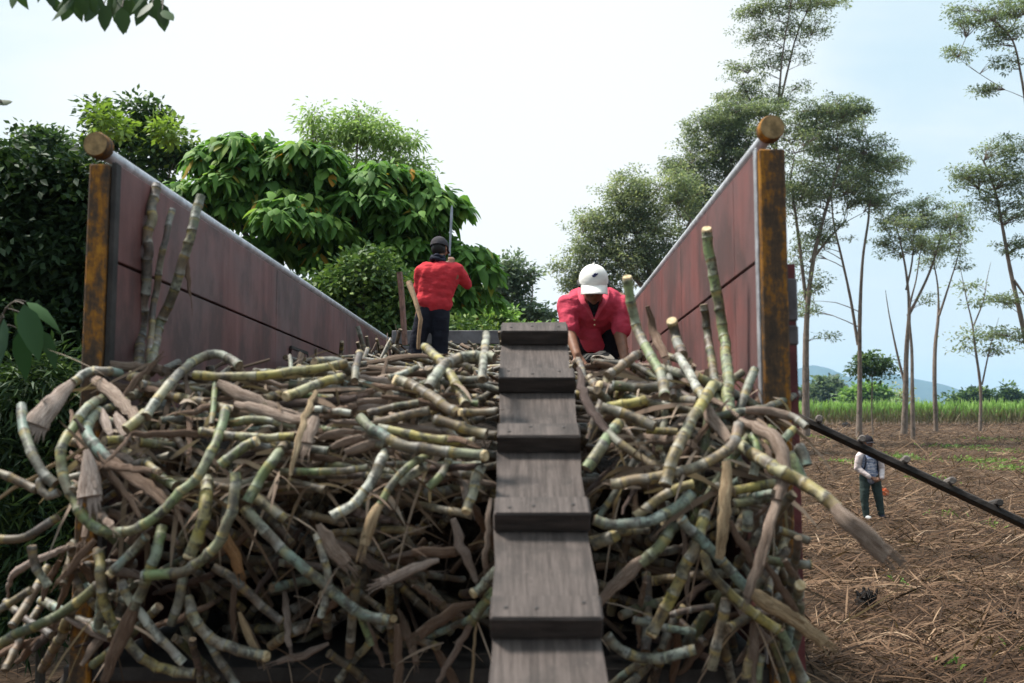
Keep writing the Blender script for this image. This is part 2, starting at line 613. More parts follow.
# ------------------------------------------------------------------ sugar cane standing beyond the field
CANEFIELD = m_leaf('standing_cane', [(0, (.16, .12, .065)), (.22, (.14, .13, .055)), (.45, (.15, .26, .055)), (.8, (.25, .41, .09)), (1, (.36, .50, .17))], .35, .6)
n = 26000
cd = 108 + rng.gamma(1.3, 5.0, n)
cx = rng.uniform(8, 150, n)
base = np.stack([cx, cd, rng.uniform(0, 1.6, n)], 1)
al = rng.normal(0, .22, (n, 3)); al[:, 2] = 1
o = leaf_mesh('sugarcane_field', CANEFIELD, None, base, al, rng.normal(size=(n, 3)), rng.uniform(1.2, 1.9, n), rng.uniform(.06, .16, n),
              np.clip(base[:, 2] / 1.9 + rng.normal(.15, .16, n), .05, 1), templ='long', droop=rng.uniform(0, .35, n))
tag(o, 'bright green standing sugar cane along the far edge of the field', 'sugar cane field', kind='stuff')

# ------------------------------------------------------------------ mountains
def m_hill():
    m, nt = mat('forested_hill'); g = G(nt)
    f = g.noise(g.coord(), .01, 8, .6)
    g.out(g.mix(g.step(f, .35, .65), (.03, .055, .06), (.05, .08, .075)), .95)
    return m


HILL = m_hill()
def ridge(name, label, pts, D, depth):
    pts = [(x, y) for x, y in pts]
    px = np.array([p[0] for p in pts]); py = np.array([p[1] for p in pts])
    nxx, nyy = 160, 26
    X = np.linspace(px[0], px[-1], nxx); Y = np.interp(X, px, py)
    hh = np.maximum((HORIZON + 1.5 - Y) / F * D, 0)
    mb = MB(); vs = []
    for j in range(nyy):
        q = j / (nyy - 1) * 2 - 1
        for i in range(nxx):
            s = max(0, 1 - abs(q) ** 1.3)
            spur = 1 + .28 * math.sin(i * .55 + 2.2 * math.sin(i * .13)) * (1 - s) * math.sin(q * 3)
            z = hh[i] * s * spur + hh[i] * .05 * s * (1 - s) * math.sin(i * 1.7 + j * 2.1)
            vs.append(((X[i] - 512) / F * D + q * 60 * math.sin(i * .2), D + q * depth, z - 2))
    mb.add(vs, [(j * nxx + i, j * nxx + i + 1, (j + 1) * nxx + i + 1, (j + 1) * nxx + i) for j in range(nyy - 1) for i in range(nxx - 1)])
    tag(mb.build(name, HILL, smooth=True), label, 'mountain', kind='structure')


ridge('mountain', 'long blue mountain ridge beyond the cane field',
      [(560, 398), (620, 388), (690, 378), (740, 384), (790, 371), (812, 365), (826, 368), (838, 376), (850, 377), (868, 374), (884, 371), (900, 376),
       (918, 380), (934, 383), (946, 386), (957, 391), (967, 395), (978, 399), (1000, 403), (1030, 404)], 3600, 420)
ridge('mountain', 'low faint ridge farther right beyond the cane field',
      [(960, 404), (985, 399), (1005, 394), (1024, 391), (1060, 390), (1120, 396), (1200, 402)], 4300, 380)

# ------------------------------------------------------------------ the air
mh, nt = mat('haze_air')
pv = nt.nodes.new('ShaderNodeVolumePrincipled')
pv.inputs['Color'].default_value = (.46, .74, 1.0, 1)
pv.inputs['Density'].default_value = 0.00016
pv.inputs['Anisotropy'].default_value = 0.1
oo = nt.nodes.new('ShaderNodeOutputMaterial')
nt.links.new(pv.outputs[0], oo.inputs['Volume'])
HAZE = True
if HAZE:
    mb = MB()
    mb.box((9000, 5600, 172), Matrix.Translation((0, 2500, 83)))
    tag(mb.build('haze', mh), 'thin bluish air over the fields', 'haze', kind='stuff')
# ------------------------------------------------------------------ trees and plants
def m_bark(name, lo, hi):
    return m_wood(name, lo, hi, .6, (5, 5, 1.5), (.05, .045, .035))


BARK_PALE = m_bark('pale_bark', (.13, .095, .075), (.26, .20, .16))
BARK_DARK = m_bark('dark_bark', (.06, .05, .038), (.13, .105, .08))
L_FEATHER = m_leaf('feathery_leaf', [(0, (.10, .13, .085)), (.5, (.21, .25, .145)), (.9, (.34, .36, .21)), (1, (.40, .40, .22))], .5, .6)
L_DARK = m_leaf('dark_leaf', [(0, (.026, .05, .02)), (.6, (.06, .108, .036)), (.9, (.105, .17, .045)), (1, (.17, .24, .055))], .3, .55, .2)
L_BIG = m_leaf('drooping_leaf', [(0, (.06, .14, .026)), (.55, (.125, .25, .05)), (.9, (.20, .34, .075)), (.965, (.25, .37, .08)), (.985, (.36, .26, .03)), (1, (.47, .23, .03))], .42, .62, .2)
L_LIME = m_leaf('lime_leaf', [(0, (.12, .19, .03)), (1, (.26, .36, .06))], .4, .5)
L_GREY = m_leaf('grey_green_leaf', [(0, (.09, .125, .085)), (.6, (.15, .20, .13)), (1, (.22, .26, .17))], .45, .55)
L_FRESH = m_leaf('fresh_leaf', [(0, (.08, .16, .04)), (.6, (.17, .28, .07)), (1, (.28, .40, .12))], .45, .5)


L_PALE = m_leaf('pale_feathery_leaf', [(0, (.16, .25, .08)), (.6, (.28, .39, .14)), (1, (.42, .52, .22))], .5, .6)


L_HEDGE = m_leaf('hedge_leaf', [(0, (.014, .028, .012)), (.6, (.032, .06, .022)), (.9, (.06, .10, .028)), (1, (.10, .15, .035))], .22, .6, .15)


def clumps_in(blobs, d, flat=.8, deep=1.0):
    """clump centres inside each pixel-sized ellipse, given real depth"""
    out = []
    for (px, py, rx, ry, n) in blobs:
        for _ in range(n):
            v = rng.normal(size=3); v /= np.linalg.norm(v); v *= rng.random() ** .42 * (rng.uniform(1.1, 1.5) if rng.random() < .28 else 1.0)
            dd = d + v[1] * (rx + ry) / 2 / F * d * deep
            c = P(px, py, d)
            out.append((c.x + v[0] * rx / F * d, dd, c.z + v[2] * ry / F * d))
    return np.array(out)


def crown_leaves(name, parent, matl, cl, per, cr, L, Wd, flat=.4, templ='quad', tilt=.6, droop=.15, tone=(.5, .22), ctone=.16, fold=0.0):
    n = len(cl) * per
    c = np.repeat(cl, per, 0)
    off = np.clip(rng.normal(size=(n, 3)), -1.7, 1.7) * .6
    off[:, 2] *= flat
    base = c + off * np.repeat(rng.uniform(.6, 1.35, len(cl)), per)[:, None] * cr
    al = off + rng.normal(size=(n, 3)) * .45
    nr = np.stack([rng.normal(0, tilt, n), rng.normal(0, tilt, n), np.ones(n)], 1)
    tn = np.clip(rng.normal(tone[0], tone[1], n) + np.repeat(rng.normal(0, ctone, len(cl)), per), 0, 1)
    return leaf_mesh(name, matl, parent, base, al, nr, rng.uniform(.7, 1.3, n) * L, rng.uniform(.7, 1.25, n) * Wd, tn, templ, droop, fold)


def limbs(mb, stems, cl, d, twig, every=1, sag=.15):
    """limbs from the stems up to the clumps"""
    pts = [p for s in stems for p in s]
    for i, c in enumerate(cl):
        if i % every: continue
        c = Vector(c)
        best, bd = None, 1e9
        for p in pts:
            k = (p - c).length + max(0, p.z - c.z + .25 * (c - p).xy.length) * 2.0
            if k < bd: bd, best = k, p
        a = best
        L = (c - a).length
        if L < .05: continue
        m = a.lerp(c, .5) + Vector((rng.normal(0, .07) * L, rng.normal(0, .07) * L, sag * L * .5))
        C = spline([a, m, c], max(L / 5, .05))
        w = twig * (.6 + min(L * .09, 1.6))
        mb.loft(C, [w * (1 - .75 * k / (len(C) - 1)) for k in range(len(C))], 4)
        if L > 1.2: pts += C[2:-1:2]


def tree(name, label, cat, d, stems, blobs, matl, bark, per, cr, L, Wd, twig=0.030, every=1, group=None, deep=1.0, extra=(), **kw):
    """stems: [(px, py, width_px), ...] in the photograph's pixels; they stand d metres away"""
    root = None
    mb = MB(); sv = []
    for st in stems:
        j = 0.0
        pts = []
        for k, (x, y, w) in enumerate(st):
            p = P(x, y, d)
            p.y += j; j += rng.normal(0, .12)
            pts.append(p)
        C = spline(pts, .45 * max(d / 60, .35))
        wv = np.interp(np.linspace(0, len(st) - 1, len(C)), range(len(st)), [s[2] for s in st])
        mb.loft(C, [max(w * .8 / 2 / F * d * (1 + .06 * random.uniform(-1, 1)), .004) for w in wv], 8, rough=.06, cap=(0, 0))
        sv.append(C)
        if root is None:
            b = C[0]
            root = empty(name, b, label, cat, group)
    cl = clumps_in(blobs, d, deep=deep)
    limbs(mb, [s[len(s) // 3:] for s in sv], cl, d, twig, every)
    mb.build('trunk', bark, root, smooth=True)
    crown_leaves('crown', root, matl, cl, per, cr, L, Wd, **kw)
    for (bl, m2, per2) in extra:
        crown_leaves('young_leaves', root, m2, clumps_in(bl, d * .94, deep=.4), per2, cr, L, Wd, **kw)
    return root


GT = 'tall thin trees standing in the field'
# ---- right: the row of tall thin trees
tree('tall_tree', 'tall slim tree with pale straight trunk and forked stem, nearest the truck', 'tree', 66,
     [[(859, 441, 8), (860, 380, 6), (859, 320, 5), (862, 260, 4), (868, 215, 3), (866, 180, 2)],
      [(858, 345, 4), (851, 300, 3.4), (842, 260, 3), (834, 222, 2.4), (832, 190, 1.6)]],
     [(832, 120, 38, 18, 64), (850, 165, 43, 22, 87), (868, 190, 34, 18, 58), (812, 150, 29, 20, 52), (885, 165, 20, 12, 26), (805, 190, 25, 20, 32), (815, 245, 18, 22, 20), (808, 300, 16, 18, 12)],
     L_FEATHER, BARK_PALE, 42, .44, .20, .08, twig=0.045, group=GT, flat=.38, tone=(.38, .22))
tree('tall_tree', 'slim forked tree, right of the sapling, its crown spreading wide and flat', 'tree', 66,
     [[(904, 434, 9), (905, 400, 7), (906, 350, 6), (908, 312, 5), (905, 280, 3.5), (900, 250, 2.5), (893, 222, 1.6)],
      [(908, 316, 4), (918, 296, 3.2), (930, 270, 2.6), (940, 240, 1.8)], [(905, 385, 3.2), (897, 350, 2.6), (889, 312, 1.8), (886, 290, .6)], [(906, 290, 2.6), (912, 262, 2), (915, 225, 1.4)]],
     [(895, 220, 31, 18, 49), (920, 208, 29, 12, 44), (940, 225, 29, 16, 52), (905, 245, 29, 12, 32), (958, 215, 18, 11, 23), (885, 245, 13, 12, 13), (930, 250, 20, 12, 14)],
     L_FEATHER, BARK_PALE, 42, .44, .20, .08, twig=0.039, group=GT, flat=.34, tone=(.45, .22))
tree('tall_tree', 'slender leaning tree close beside the wide flat-topped one', 'tree', 63,
     [[(913, 439, 6), (912, 390, 5), (913, 350, 4), (911, 310, 3), (917, 280, 2), (922, 255, 1.4)]],
     [(918, 240, 18, 11, 17), (905, 225, 16, 10, 14), (930, 300, 9, 8, 4)], L_FEATHER, BARK_PALE, 42, .42, .20, .08, twig=0.030, group=GT, flat=.34, tone=(.5, .2))
tree('tall_tree', 'thin dark-trunked tree with a narrow fork and small high crown', 'tree', 68,
     [[(936, 431, 6), (933, 380, 5.4), (935, 345, 5), (939, 315, 4), (938, 285, 2.4), (934, 262, 1.6)], [(939, 316, 3.2), (947, 290, 2.4), (955, 262, 1.6), (960, 245, 1.2)]],
     [(940, 250, 22, 11, 23), (955, 238, 18, 10, 20), (962, 260, 11, 10, 9), (930, 262, 10, 9, 7)], L_FEATHER, BARK_PALE, 42, .42, .20, .08, twig=0.033, group=GT, flat=.34, tone=(.42, .22))
tree('tall_tree', 'spindly almost leafless tree, the last trunk before the photo edge', 'tree', 70,
     [[(980, 431, 4.5), (981, 390, 4), (976, 350, 3.4), (973, 322, 2.8), (968, 300, 2), (964, 280, 1.3), (960, 260, .5)], [(982, 385, 2.2), (988, 350, 1.8), (992, 335, 1.0), (996, 318, .4)], [(974, 325, 2), (984, 300, 1.6), (988, 280, 1), (991, 262, .4)]],
     [(968, 335, 16, 9, 10), (988, 352, 13, 9, 9), (960, 345, 11, 6, 6), (985, 300, 13, 10, 9), (968, 285, 11, 9, 9), (990, 330, 16, 8, 9), (1000, 345, 16, 6, 7)],
     L_FEATHER, BARK_PALE, 18, .7, .30, .13, twig=0.030, group=GT, flat=.34, tone=(.4, .22))
tree('sapling', 'small slim sapling with a rounded dark crown before the mountain', 'sapling', 74,
     [[(873, 437, 2.4), (872, 410, 2), (872, 385, 1.8), (871, 368, 1.2)]],
     [(872, 362, 16, 9, 23), (862, 368, 10, 6, 10), (883, 370, 11, 8, 12), (872, 374, 13, 6, 9), (870, 356, 9, 5, 7)], L_DARK, BARK_PALE, 26, .5, .34, .18, twig=0.024, flat=.5, tone=(.6, .2))
# nearer tree, mostly past the right edge
tree('tall_tree', 'nearer tall tree leaning in from the photo edge, layered sprays of fine leaves', 'tree', 38,
     [[(1046, 470, 12), (1036, 380, 9), (1024, 322, 7.5), (1012, 270, 6), (1004, 225, 5), (996, 190, 3.5), (985, 160, 2.2)],
      [(1050, 300, 7), (1036, 190, 6), (1024, 118, 5), (1017, 80, 4.2), (1008, 44, 3), (990, 25, 2)],
      [(1014, 280, 3), (1030, 300, 2.4), (1050, 310, 1.6)]],
     [(985, 178, 31, 14, 52), (1008, 152, 25, 18, 52), (1020, 180, 22, 18, 44), (965, 172, 18, 9, 17), (1010, 210, 27, 12, 35), (985, 200, 18, 10, 17), (1015, 245, 18, 11, 20),
      (985, 88, 20, 6, 13), (965, 52, 22, 8, 14), (980, 20, 29, 15, 44), (1005, 35, 25, 12, 32), (1018, 8, 27, 12, 41), (950, 12, 13, 5, 7), (1002, 300, 25, 6, 17), (990, 330, 16, 5, 7), (1018, 335, 16, 8, 12), (1005, 62, 16, 10, 12)],
     L_FEATHER, BARK_PALE, 42, .27, .13, .05, twig=0.024, group=GT, flat=.34, tone=(.32, .2))

# ---- right: the big trees rising behind the truck wall
GB = 'big spreading trees behind the truck wall'
tree('spreading_tree', 'broad pale-green tree low behind the wall, above the capped worker', 'tree', 48,
     [[(668, 432, 16), (664, 340, 13), (655, 290, 9), (640, 250, 6), (628, 215, 3)], [(655, 300, 7), (625, 268, 5), (600, 245, 2.5)], [(660, 300, 7), (678, 250, 5), (690, 220, 3)]],
     [(632, 195, 30, 25, 128), (605, 225, 30, 20, 109), (650, 228, 34, 30, 156), (590, 255, 26, 20, 89), (628, 262, 34, 25, 136), (575, 280, 16, 12, 35), (680, 190, 22, 25, 85), (665, 265, 30, 32, 117), (600, 285, 24, 18, 66), (560, 268, 10, 6, 9)],
     L_FEATHER, BARK_PALE, 46, .37, .165, .072, twig=0.033, every=2, group=GB, flat=.5, tone=(.55, .24), ctone=.2)
tree('spreading_tree', 'dense dark-green tree directly behind the top of the right wall', 'tree', 56,
     [[(742, 432, 18), (742, 330, 15), (738, 240, 11), (730, 190, 7), (722, 150, 4)], [(740, 260, 8), (705, 210, 6), (690, 175, 3)], [(741, 250, 8), (765, 200, 5), (775, 160, 3)]],
     [(715, 130, 30, 20, 128), (740, 150, 34, 32, 175), (698, 165, 26, 28, 136), (730, 115, 24, 15, 78), (690, 200, 22, 22, 97), (740, 195, 36, 30, 136), (700, 225, 24, 22, 78), (672, 168, 12, 10, 23), (765, 110, 20, 12, 50)],
     L_FEATHER, BARK_PALE, 46, .40, .175, .075, twig=0.039, every=2, group=GB, flat=.45, tone=(.36, .22), ctone=.2)
tree('spreading_tree', 'very tall thin-topped tree with upright twin stems, highest of all', 'tree', 60,
     [[(778, 432, 16), (776, 300, 11), (774, 180, 7), (776, 115, 5), (780, 60, 3.6), (786, 20, 2.2), (792, -14, 1.4)], [(774, 130, 4), (788, 70, 2.8), (797, 35, 2.2), (810, 5, 1.4)], [(775, 150, 3.2), (756, 110, 2.2), (742, 85, 1.2)]],
     [(752, 12, 25, 11, 41), (790, 5, 34, 11, 64), (820, 2, 29, 9, 35), (755, 35, 22, 11, 35), (800, 30, 31, 12, 38), (765, 60, 20, 12, 29), (735, 68, 16, 6, 14), (745, 85, 25, 11, 38), (795, 55, 18, 10, 14), (765, 100, 31, 11, 49),
      (730, 100, 18, 9, 20), (800, 85, 11, 8, 9), (770, -14, 34, 12, 44), (822, 28, 13, 8, 9), (740, 115, 29, 10, 35)],
     L_FEATHER, BARK_PALE, 36, .36, .175, .075, twig=0.030, group=GB, flat=.4, tone=(.45, .22), ctone=.18)
tree('spreading_tree', 'spreading tree showing right of the rusty post with layered dark crown', 'tree', 58,
     [[(806, 436, 10), (806, 330, 8), (812, 262, 6), (824, 212, 4.5), (838, 165, 3)], [(806, 300, 5), (797, 230, 4), (790, 180, 2.4)], [(810, 262, 4), (830, 238, 3), (846, 222, 2)]],
     [(830, 112, 40, 15, 90), (800, 135, 34, 22, 81), (855, 108, 13, 9, 20), (852, 148, 38, 15, 72), (880, 168, 25, 15, 49), (835, 185, 43, 20, 87), (800, 195, 25, 30, 64), (870, 200, 27, 12, 38), (820, 225, 27, 20, 35), (800, 255, 16, 18, 17), (815, 285, 16, 15, 12), (826, 335, 11, 4, 4), (805, 312, 11, 10, 7)],
     L_FEATHER, BARK_PALE, 44, .42, .19, .078, twig=0.036, group=GB, flat=.38, tone=(.33, .22), ctone=.2)

# ---- beyond the standing cane
GF = 'small trees beyond the standing cane'
def far_tree(label, d, blobs, matl, per, cr, L, Wd, base, **kw):
    tree('round_tree', label, 'tree', d, [[(base, 403, 3), (base, 396, 2.4), (base, 388, 1.4)]], blobs, matl, BARK_DARK, per, cr, L, Wd, twig=0.075, group=GF, every=2, **kw)


far_tree('olive round tree beyond the cane, leftmost of the small trees below the mountain', 190, [(828, 389, 10, 8, 30), (820, 394, 8, 6, 16), (834, 393, 9, 7, 20), (828, 382, 6, 3, 8)], L_GREY, 40, 1.5, 1.1, .6, 828, flat=.7, tone=(.5, .2))
far_tree('bright green domed tree beyond the cane, behind the forked trunk', 175, [(866, 396, 13, 6, 36), (878, 397, 10, 5, 18), (855, 397, 10, 5, 18), (866, 391, 10, 3, 12)], L_FRESH, 40, 1.4, 1.0, .6, 866, flat=.7, tone=(.55, .2))
far_tree('dark low tree beyond the cane, right against the truck post', 200, [(805, 397, 9, 5, 24), (795, 396, 8, 6, 14)], L_DARK, 36, 1.5, 1.1, .6, 804, flat=.7, tone=(.7, .2))
far_tree('thin straw-coloured tree beyond the cane, below the ridge', 180, [(893, 396, 4, 6, 6), (904, 396, 5, 4, 7), (886, 399, 4, 3, 3)], L_FEATHER, 26, 1.2, .8, .4, 900, flat=.9, tone=(.9, .12))
far_tree('dark twin-topped tree beyond the cane where the ridge ends', 200, [(977, 394, 6, 6, 18), (968, 398, 8, 4, 16), (986, 398, 6, 4, 10), (955, 400, 8, 3, 10)], L_DARK, 34, 1.3, 1.0, .55, 976, flat=.7, tone=(.65, .2))
far_tree('dark ragged tree beyond the cane near the photo edge', 200, [(1008, 396, 6, 5, 16), (1000, 400, 5, 3, 8), (1016, 399, 7, 4, 12), (1007, 390, 4, 2, 4)], L_DARK, 34, 1.3, 1.0, .55, 1008, flat=.7, tone=(.6, .2))

# ---- left: the big drooping-leaved tree behind the left wall
def rosette_tree(name, label, d, stems, blobs, matl, bark, L, Wd, per=12, parent=None):
    mb = MB(); sv = []
    for st in stems:
        C = spline([P(x, y, d) for x, y, w in st], .25)
        wv = np.interp(np.linspace(0, len(st) - 1, len(C)), range(len(st)), [s[2] for s in st])
        mb.loft(C, [w / 2 / F * d for w in wv], 7, rough=.05, cap=(0, 0)); sv.append(C)
    root = empty(name, sv[0][0], label, 'tree')
    lump = clumps_in([(a, b, e, f, max(2, int(k / 12))) for a, b, e, f, k in blobs], d, deep=1.1)
    cl = []
    for q in lump:      # each bough end is a hanging umbrella of rosettes
        rr = rng.uniform(.24, .46)
        for _ in range(int(9 + 26 * rr)):
            v = rng.normal(size=3); v /= np.linalg.norm(v); v[2] = abs(v[2]) * .9 - .15
            cl.append(q + v * rr * np.array([1, 1, .75]))
    cl = np.array(cl)
    limbs(mb, [s[2:] for s in sv], list(lump), d, .02, 1)
    mb.build('trunk', bark, root, smooth=True)
    n = len(cl) * per
    c = np.repeat(cl, per, 0)
    ph = rng.uniform(0, 2 * np.pi, n)
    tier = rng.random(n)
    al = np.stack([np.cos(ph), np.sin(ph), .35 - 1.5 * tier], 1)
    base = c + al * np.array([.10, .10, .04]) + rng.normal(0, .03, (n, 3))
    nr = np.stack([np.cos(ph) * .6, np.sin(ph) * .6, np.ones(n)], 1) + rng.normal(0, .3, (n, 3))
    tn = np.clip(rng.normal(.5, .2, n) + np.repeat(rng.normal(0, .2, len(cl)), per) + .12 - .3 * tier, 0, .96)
    tn = np.where(rng.random(n) < .022, rng.uniform(.975, 1, n), tn)
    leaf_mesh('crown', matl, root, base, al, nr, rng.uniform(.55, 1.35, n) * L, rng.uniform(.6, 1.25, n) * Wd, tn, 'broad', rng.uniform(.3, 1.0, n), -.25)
    return root


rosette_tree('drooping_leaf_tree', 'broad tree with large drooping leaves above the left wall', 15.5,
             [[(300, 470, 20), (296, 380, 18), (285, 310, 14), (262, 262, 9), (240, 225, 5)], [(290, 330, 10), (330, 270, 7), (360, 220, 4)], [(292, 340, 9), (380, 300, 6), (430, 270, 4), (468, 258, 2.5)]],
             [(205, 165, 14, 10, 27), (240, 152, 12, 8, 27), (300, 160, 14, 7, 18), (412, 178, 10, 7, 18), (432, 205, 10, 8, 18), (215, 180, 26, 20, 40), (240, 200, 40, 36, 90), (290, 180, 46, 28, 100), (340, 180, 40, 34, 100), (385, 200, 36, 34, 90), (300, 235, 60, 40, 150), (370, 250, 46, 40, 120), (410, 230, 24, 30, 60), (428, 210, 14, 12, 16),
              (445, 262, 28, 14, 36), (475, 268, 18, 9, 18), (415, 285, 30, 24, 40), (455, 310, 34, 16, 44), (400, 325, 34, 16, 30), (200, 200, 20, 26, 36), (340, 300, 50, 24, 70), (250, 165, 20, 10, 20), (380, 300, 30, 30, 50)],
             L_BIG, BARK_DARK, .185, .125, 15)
tree('feathery_tree', 'pale yellow-green feathery tree rising behind the drooping leaves', 'tree', 22,
     [[(350, 430, 12), (352, 300, 10), (356, 200, 6), (358, 150, 3), (360, 112, 1.6)], [(356, 210, 4), (320, 165, 2.6), (312, 125, 1.2)], [(357, 190, 4), (385, 150, 2.4), (402, 140, 1)]],
     [(356, 124, 18, 12, 36), (380, 136, 20, 14, 40), (340, 136, 18, 12, 34), (312, 122, 6, 14, 12), (322, 140, 12, 10, 16), (402, 142, 14, 12, 20), (418, 168, 12, 10, 14), (365, 170, 40, 16, 70), (405, 170, 12, 12, 14), (315, 112, 4, 5, 5)],
     L_PALE, BARK_PALE, 24, .30, .15, .05, twig=0.012, every=2, flat=.7, tone=(.6, .2), droop=.4, templ='quad')
tree('lime_tipped_tree', 'dark tree topped with lime-green young shoots behind the left post', 'tree', 24,
     [[(150, 440, 12), (148, 300, 10), (142, 220, 7), (138, 150, 4), (132, 120, 2)], [(146, 250, 5), (168, 190, 3), (178, 160, 1.6)]],
     [(108, 135, 14, 13, 20), (140, 132, 22, 14, 34), (165, 152, 18, 10, 26), (99, 112, 5, 9, 8), (130, 168, 34, 12, 40), (184, 156, 10, 7, 10), (143, 108, 10, 6, 10), (160, 120, 8, 6, 8), (92, 150, 8, 12, 10), (150, 195, 44, 14, 50)],
     L_DARK, BARK_DARK, 34, .32, .17, .10, twig=0.015, every=2, flat=.7, tone=(.62, .2), extra=[([(108, 118, 9, 7, 9), (166, 128, 9, 5, 8), (120, 134, 8, 4, 4), (177, 138, 5, 3, 3)], L_LIME, 30)])
tree('round_crowned_tree', 'small round-headed dark tree far behind the left hedge', 'tree', 30,
     [[(42, 440, 9), (42, 250, 7), (42, 170, 4), (42, 150, 2)]],
     [(42, 150, 24, 12, 60), (25, 155, 14, 10, 30), (58, 158, 16, 9, 34), (42, 138, 14, 6, 18), (40, 175, 36, 16, 60)], L_DARK, BARK_DARK, 34, .42, .20, .13, twig=0.018, every=2, flat=.6, tone=(.6, .2))
tree('grey_green_tree', 'small airy grey-green tree beyond the front of the truck', 'tree', 34,
     [[(516, 432, 5), (514, 360, 4), (513, 310, 3), (512, 280, 1.6)], [(518, 340, 2.6), (532, 300, 1.8), (530, 270, 1)]],
     [(508, 275, 14, 10, 30), (502, 300, 12, 14, 34), (520, 290, 10, 14, 14), (528, 272, 8, 7, 7), (515, 262, 7, 5, 6), (535, 312, 18, 7, 24), (508, 320, 18, 10, 30), (548, 318, 8, 5, 8), (495, 290, 7, 8, 10)],
     L_GREY, BARK_PALE, 34, .38, .20, .10, twig=0.015, flat=.6, tone=(.45, .22))
tree('leafy_bush', 'light green bush showing over the front board of the load', 'bush', 24,
     [[(500, 440, 5), (498, 360, 4), (498, 330, 2)]],
     [(496, 318, 12, 8, 30), (480, 325, 18, 7, 34), (506, 330, 14, 6, 22), (465, 330, 14, 6, 22), (496, 350, 40, 16, 60), (540, 340, 30, 12, 40), (600, 345, 40, 12, 40)],
     L_FRESH, BARK_DARK, 30, .26, .15, .09, twig=0.012, every=2, flat=.7, tone=(.55, .2))
tree('small_leaved_tree', 'dark small-leaved tree filling the gap under the drooping leaves', 'tree', 13.5,
     [[(360, 470, 10), (362, 380, 8), (366, 310, 5), (368, 270, 2)]],
     [(370, 275, 26, 22, 60), (345, 295, 28, 26, 70), (395, 300, 22, 24, 50), (372, 320, 40, 20, 80), (320, 320, 24, 22, 50), (420, 335, 26, 14, 40), (460, 335, 30, 10, 40)],
     L_DARK, BARK_DARK, 34, .20, .10, .055, twig=0.009, every=2, flat=.8, tone=(.78, .18), tilt=.8)

# ---- left edge: dark hedge trees
tree('hedge_tree', 'dense dark tree crowding the left edge beside the truck', 'tree', 9.5,
     [[(20, 640, 22), (24, 480, 18), (30, 330, 13), (36, 240, 8), (40, 190, 4)], [(28, 360, 9), (-10, 260, 6), (-20, 200, 3)], [(30, 330, 8), (70, 260, 5), (76, 210, 3)]],
     [(30, 190, 50, 30, 90), (-20, 170, 40, 30, 60), (75, 200, 24, 26, 50), (20, 250, 70, 40, 150), (80, 270, 26, 40, 70), (-30, 260, 50, 60, 90), (20, 330, 70, 50, 130), (80, 350, 24, 40, 50), (-60, 360, 60, 60, 80), (110, 240, 30, 40, 50), (140, 330, 40, 50, 50)],
     L_HEDGE, BARK_DARK, 64, .20, .10, .055, twig=0.012, every=2, flat=.8, tone=(.42, .2), tilt=.75, droop=.3, ctone=.2)
tree('hedge_tree', 'narrow-leaved dark shrub low beside the left end of the cane pile', 'shrub', 7.6,
     [[(40, 690, 12), (42, 560, 9), (48, 450, 6), (52, 390, 3)], [(42, 580, 7), (0, 480, 5), (-20, 420, 3)], [(44, 560, 6), (90, 470, 4), (96, 420, 2)]],
     [(50, 400, 40, 40, 70), (10, 430, 50, 40, 80), (80, 460, 36, 50, 70), (30, 500, 60, 50, 120), (-30, 520, 50, 70, 80), (90, 560, 36, 50, 50), (20, 590, 60, 40, 80), (-60, 450, 40, 60, 60), (130, 500, 40, 60, 60), (150, 420, 40, 40, 40)],
     L_HEDGE, BARK_DARK, 44, .17, .13, .024, twig=0.009, every=2, flat=.9, tone=(.62, .22), tilt=.9, droop=.3, ctone=.2)
tree('hedge_tree', 'dark backdrop tree farther back behind the left hedge', 'tree', 12.5,
     [[(110, 560, 16), (110, 400, 13), (100, 300, 8), (90, 240, 4)]],
     [(100, 250, 40, 50, 80), (150, 300, 50, 60, 90), (60, 330, 60, 60, 110), (110, 420, 70, 60, 120), (20, 450, 70, 60, 100), (200, 340, 50, 50, 60), (-40, 400, 60, 90, 80), (60, 540, 90, 50, 90)],
     L_HEDGE, BARK_DARK, 40, .30, .19, .11, twig=0.015, every=3, flat=.8, tone=(.3, .18), tilt=.8)


L_GLOSSY = m_leaf('glossy_leaf', [(0, (.02, .055, .025)), (.5, (.035, .085, .035)), (1, (.07, .15, .035))], .2, .6, .25)


def leaf_plant(name, label, cat, stem, leaves_, matl):
    """few large leaves on a stem: each leaf (px, py, d, direction, length, width, tint)"""
    root = empty(name, Vector(stem[0]), label, cat)
    mb = MB()
    C = spline(stem, .05)
    mb.loft(C, [.011 * (1 - .6 * i / len(C)) for i in range(len(C))], 6, cap=(0, 0))
    bb, aa, nn, ll, ww, tt, dd = [], [], [], [], [], [], []
    for (x, y, d, al, nr, L, w, t, dr) in leaves_:
        p = P(x, y, d)
        q = min(C, key=lambda c: (c - p).length)
        mb.loft(spline([q, q.lerp(p, .5) + Vector((0, 0, .02)), p], .03), [.003] * len(spline([q, q.lerp(p, .5) + Vector((0, 0, .02)), p], .03)), 5)
        bb.append(p); aa.append(al); nn.append(nr); ll.append(L); ww.append(w); tt.append(t); dd.append(dr)
    mb.build('stem', BARK_DARK, root, smooth=True)
    leaf_mesh('foliage', matl, root, np.array(bb), np.array(aa, float), np.array(nn, float), np.array(ll), np.array(ww), np.array(tt), 'broad', np.array(dd), -.15)


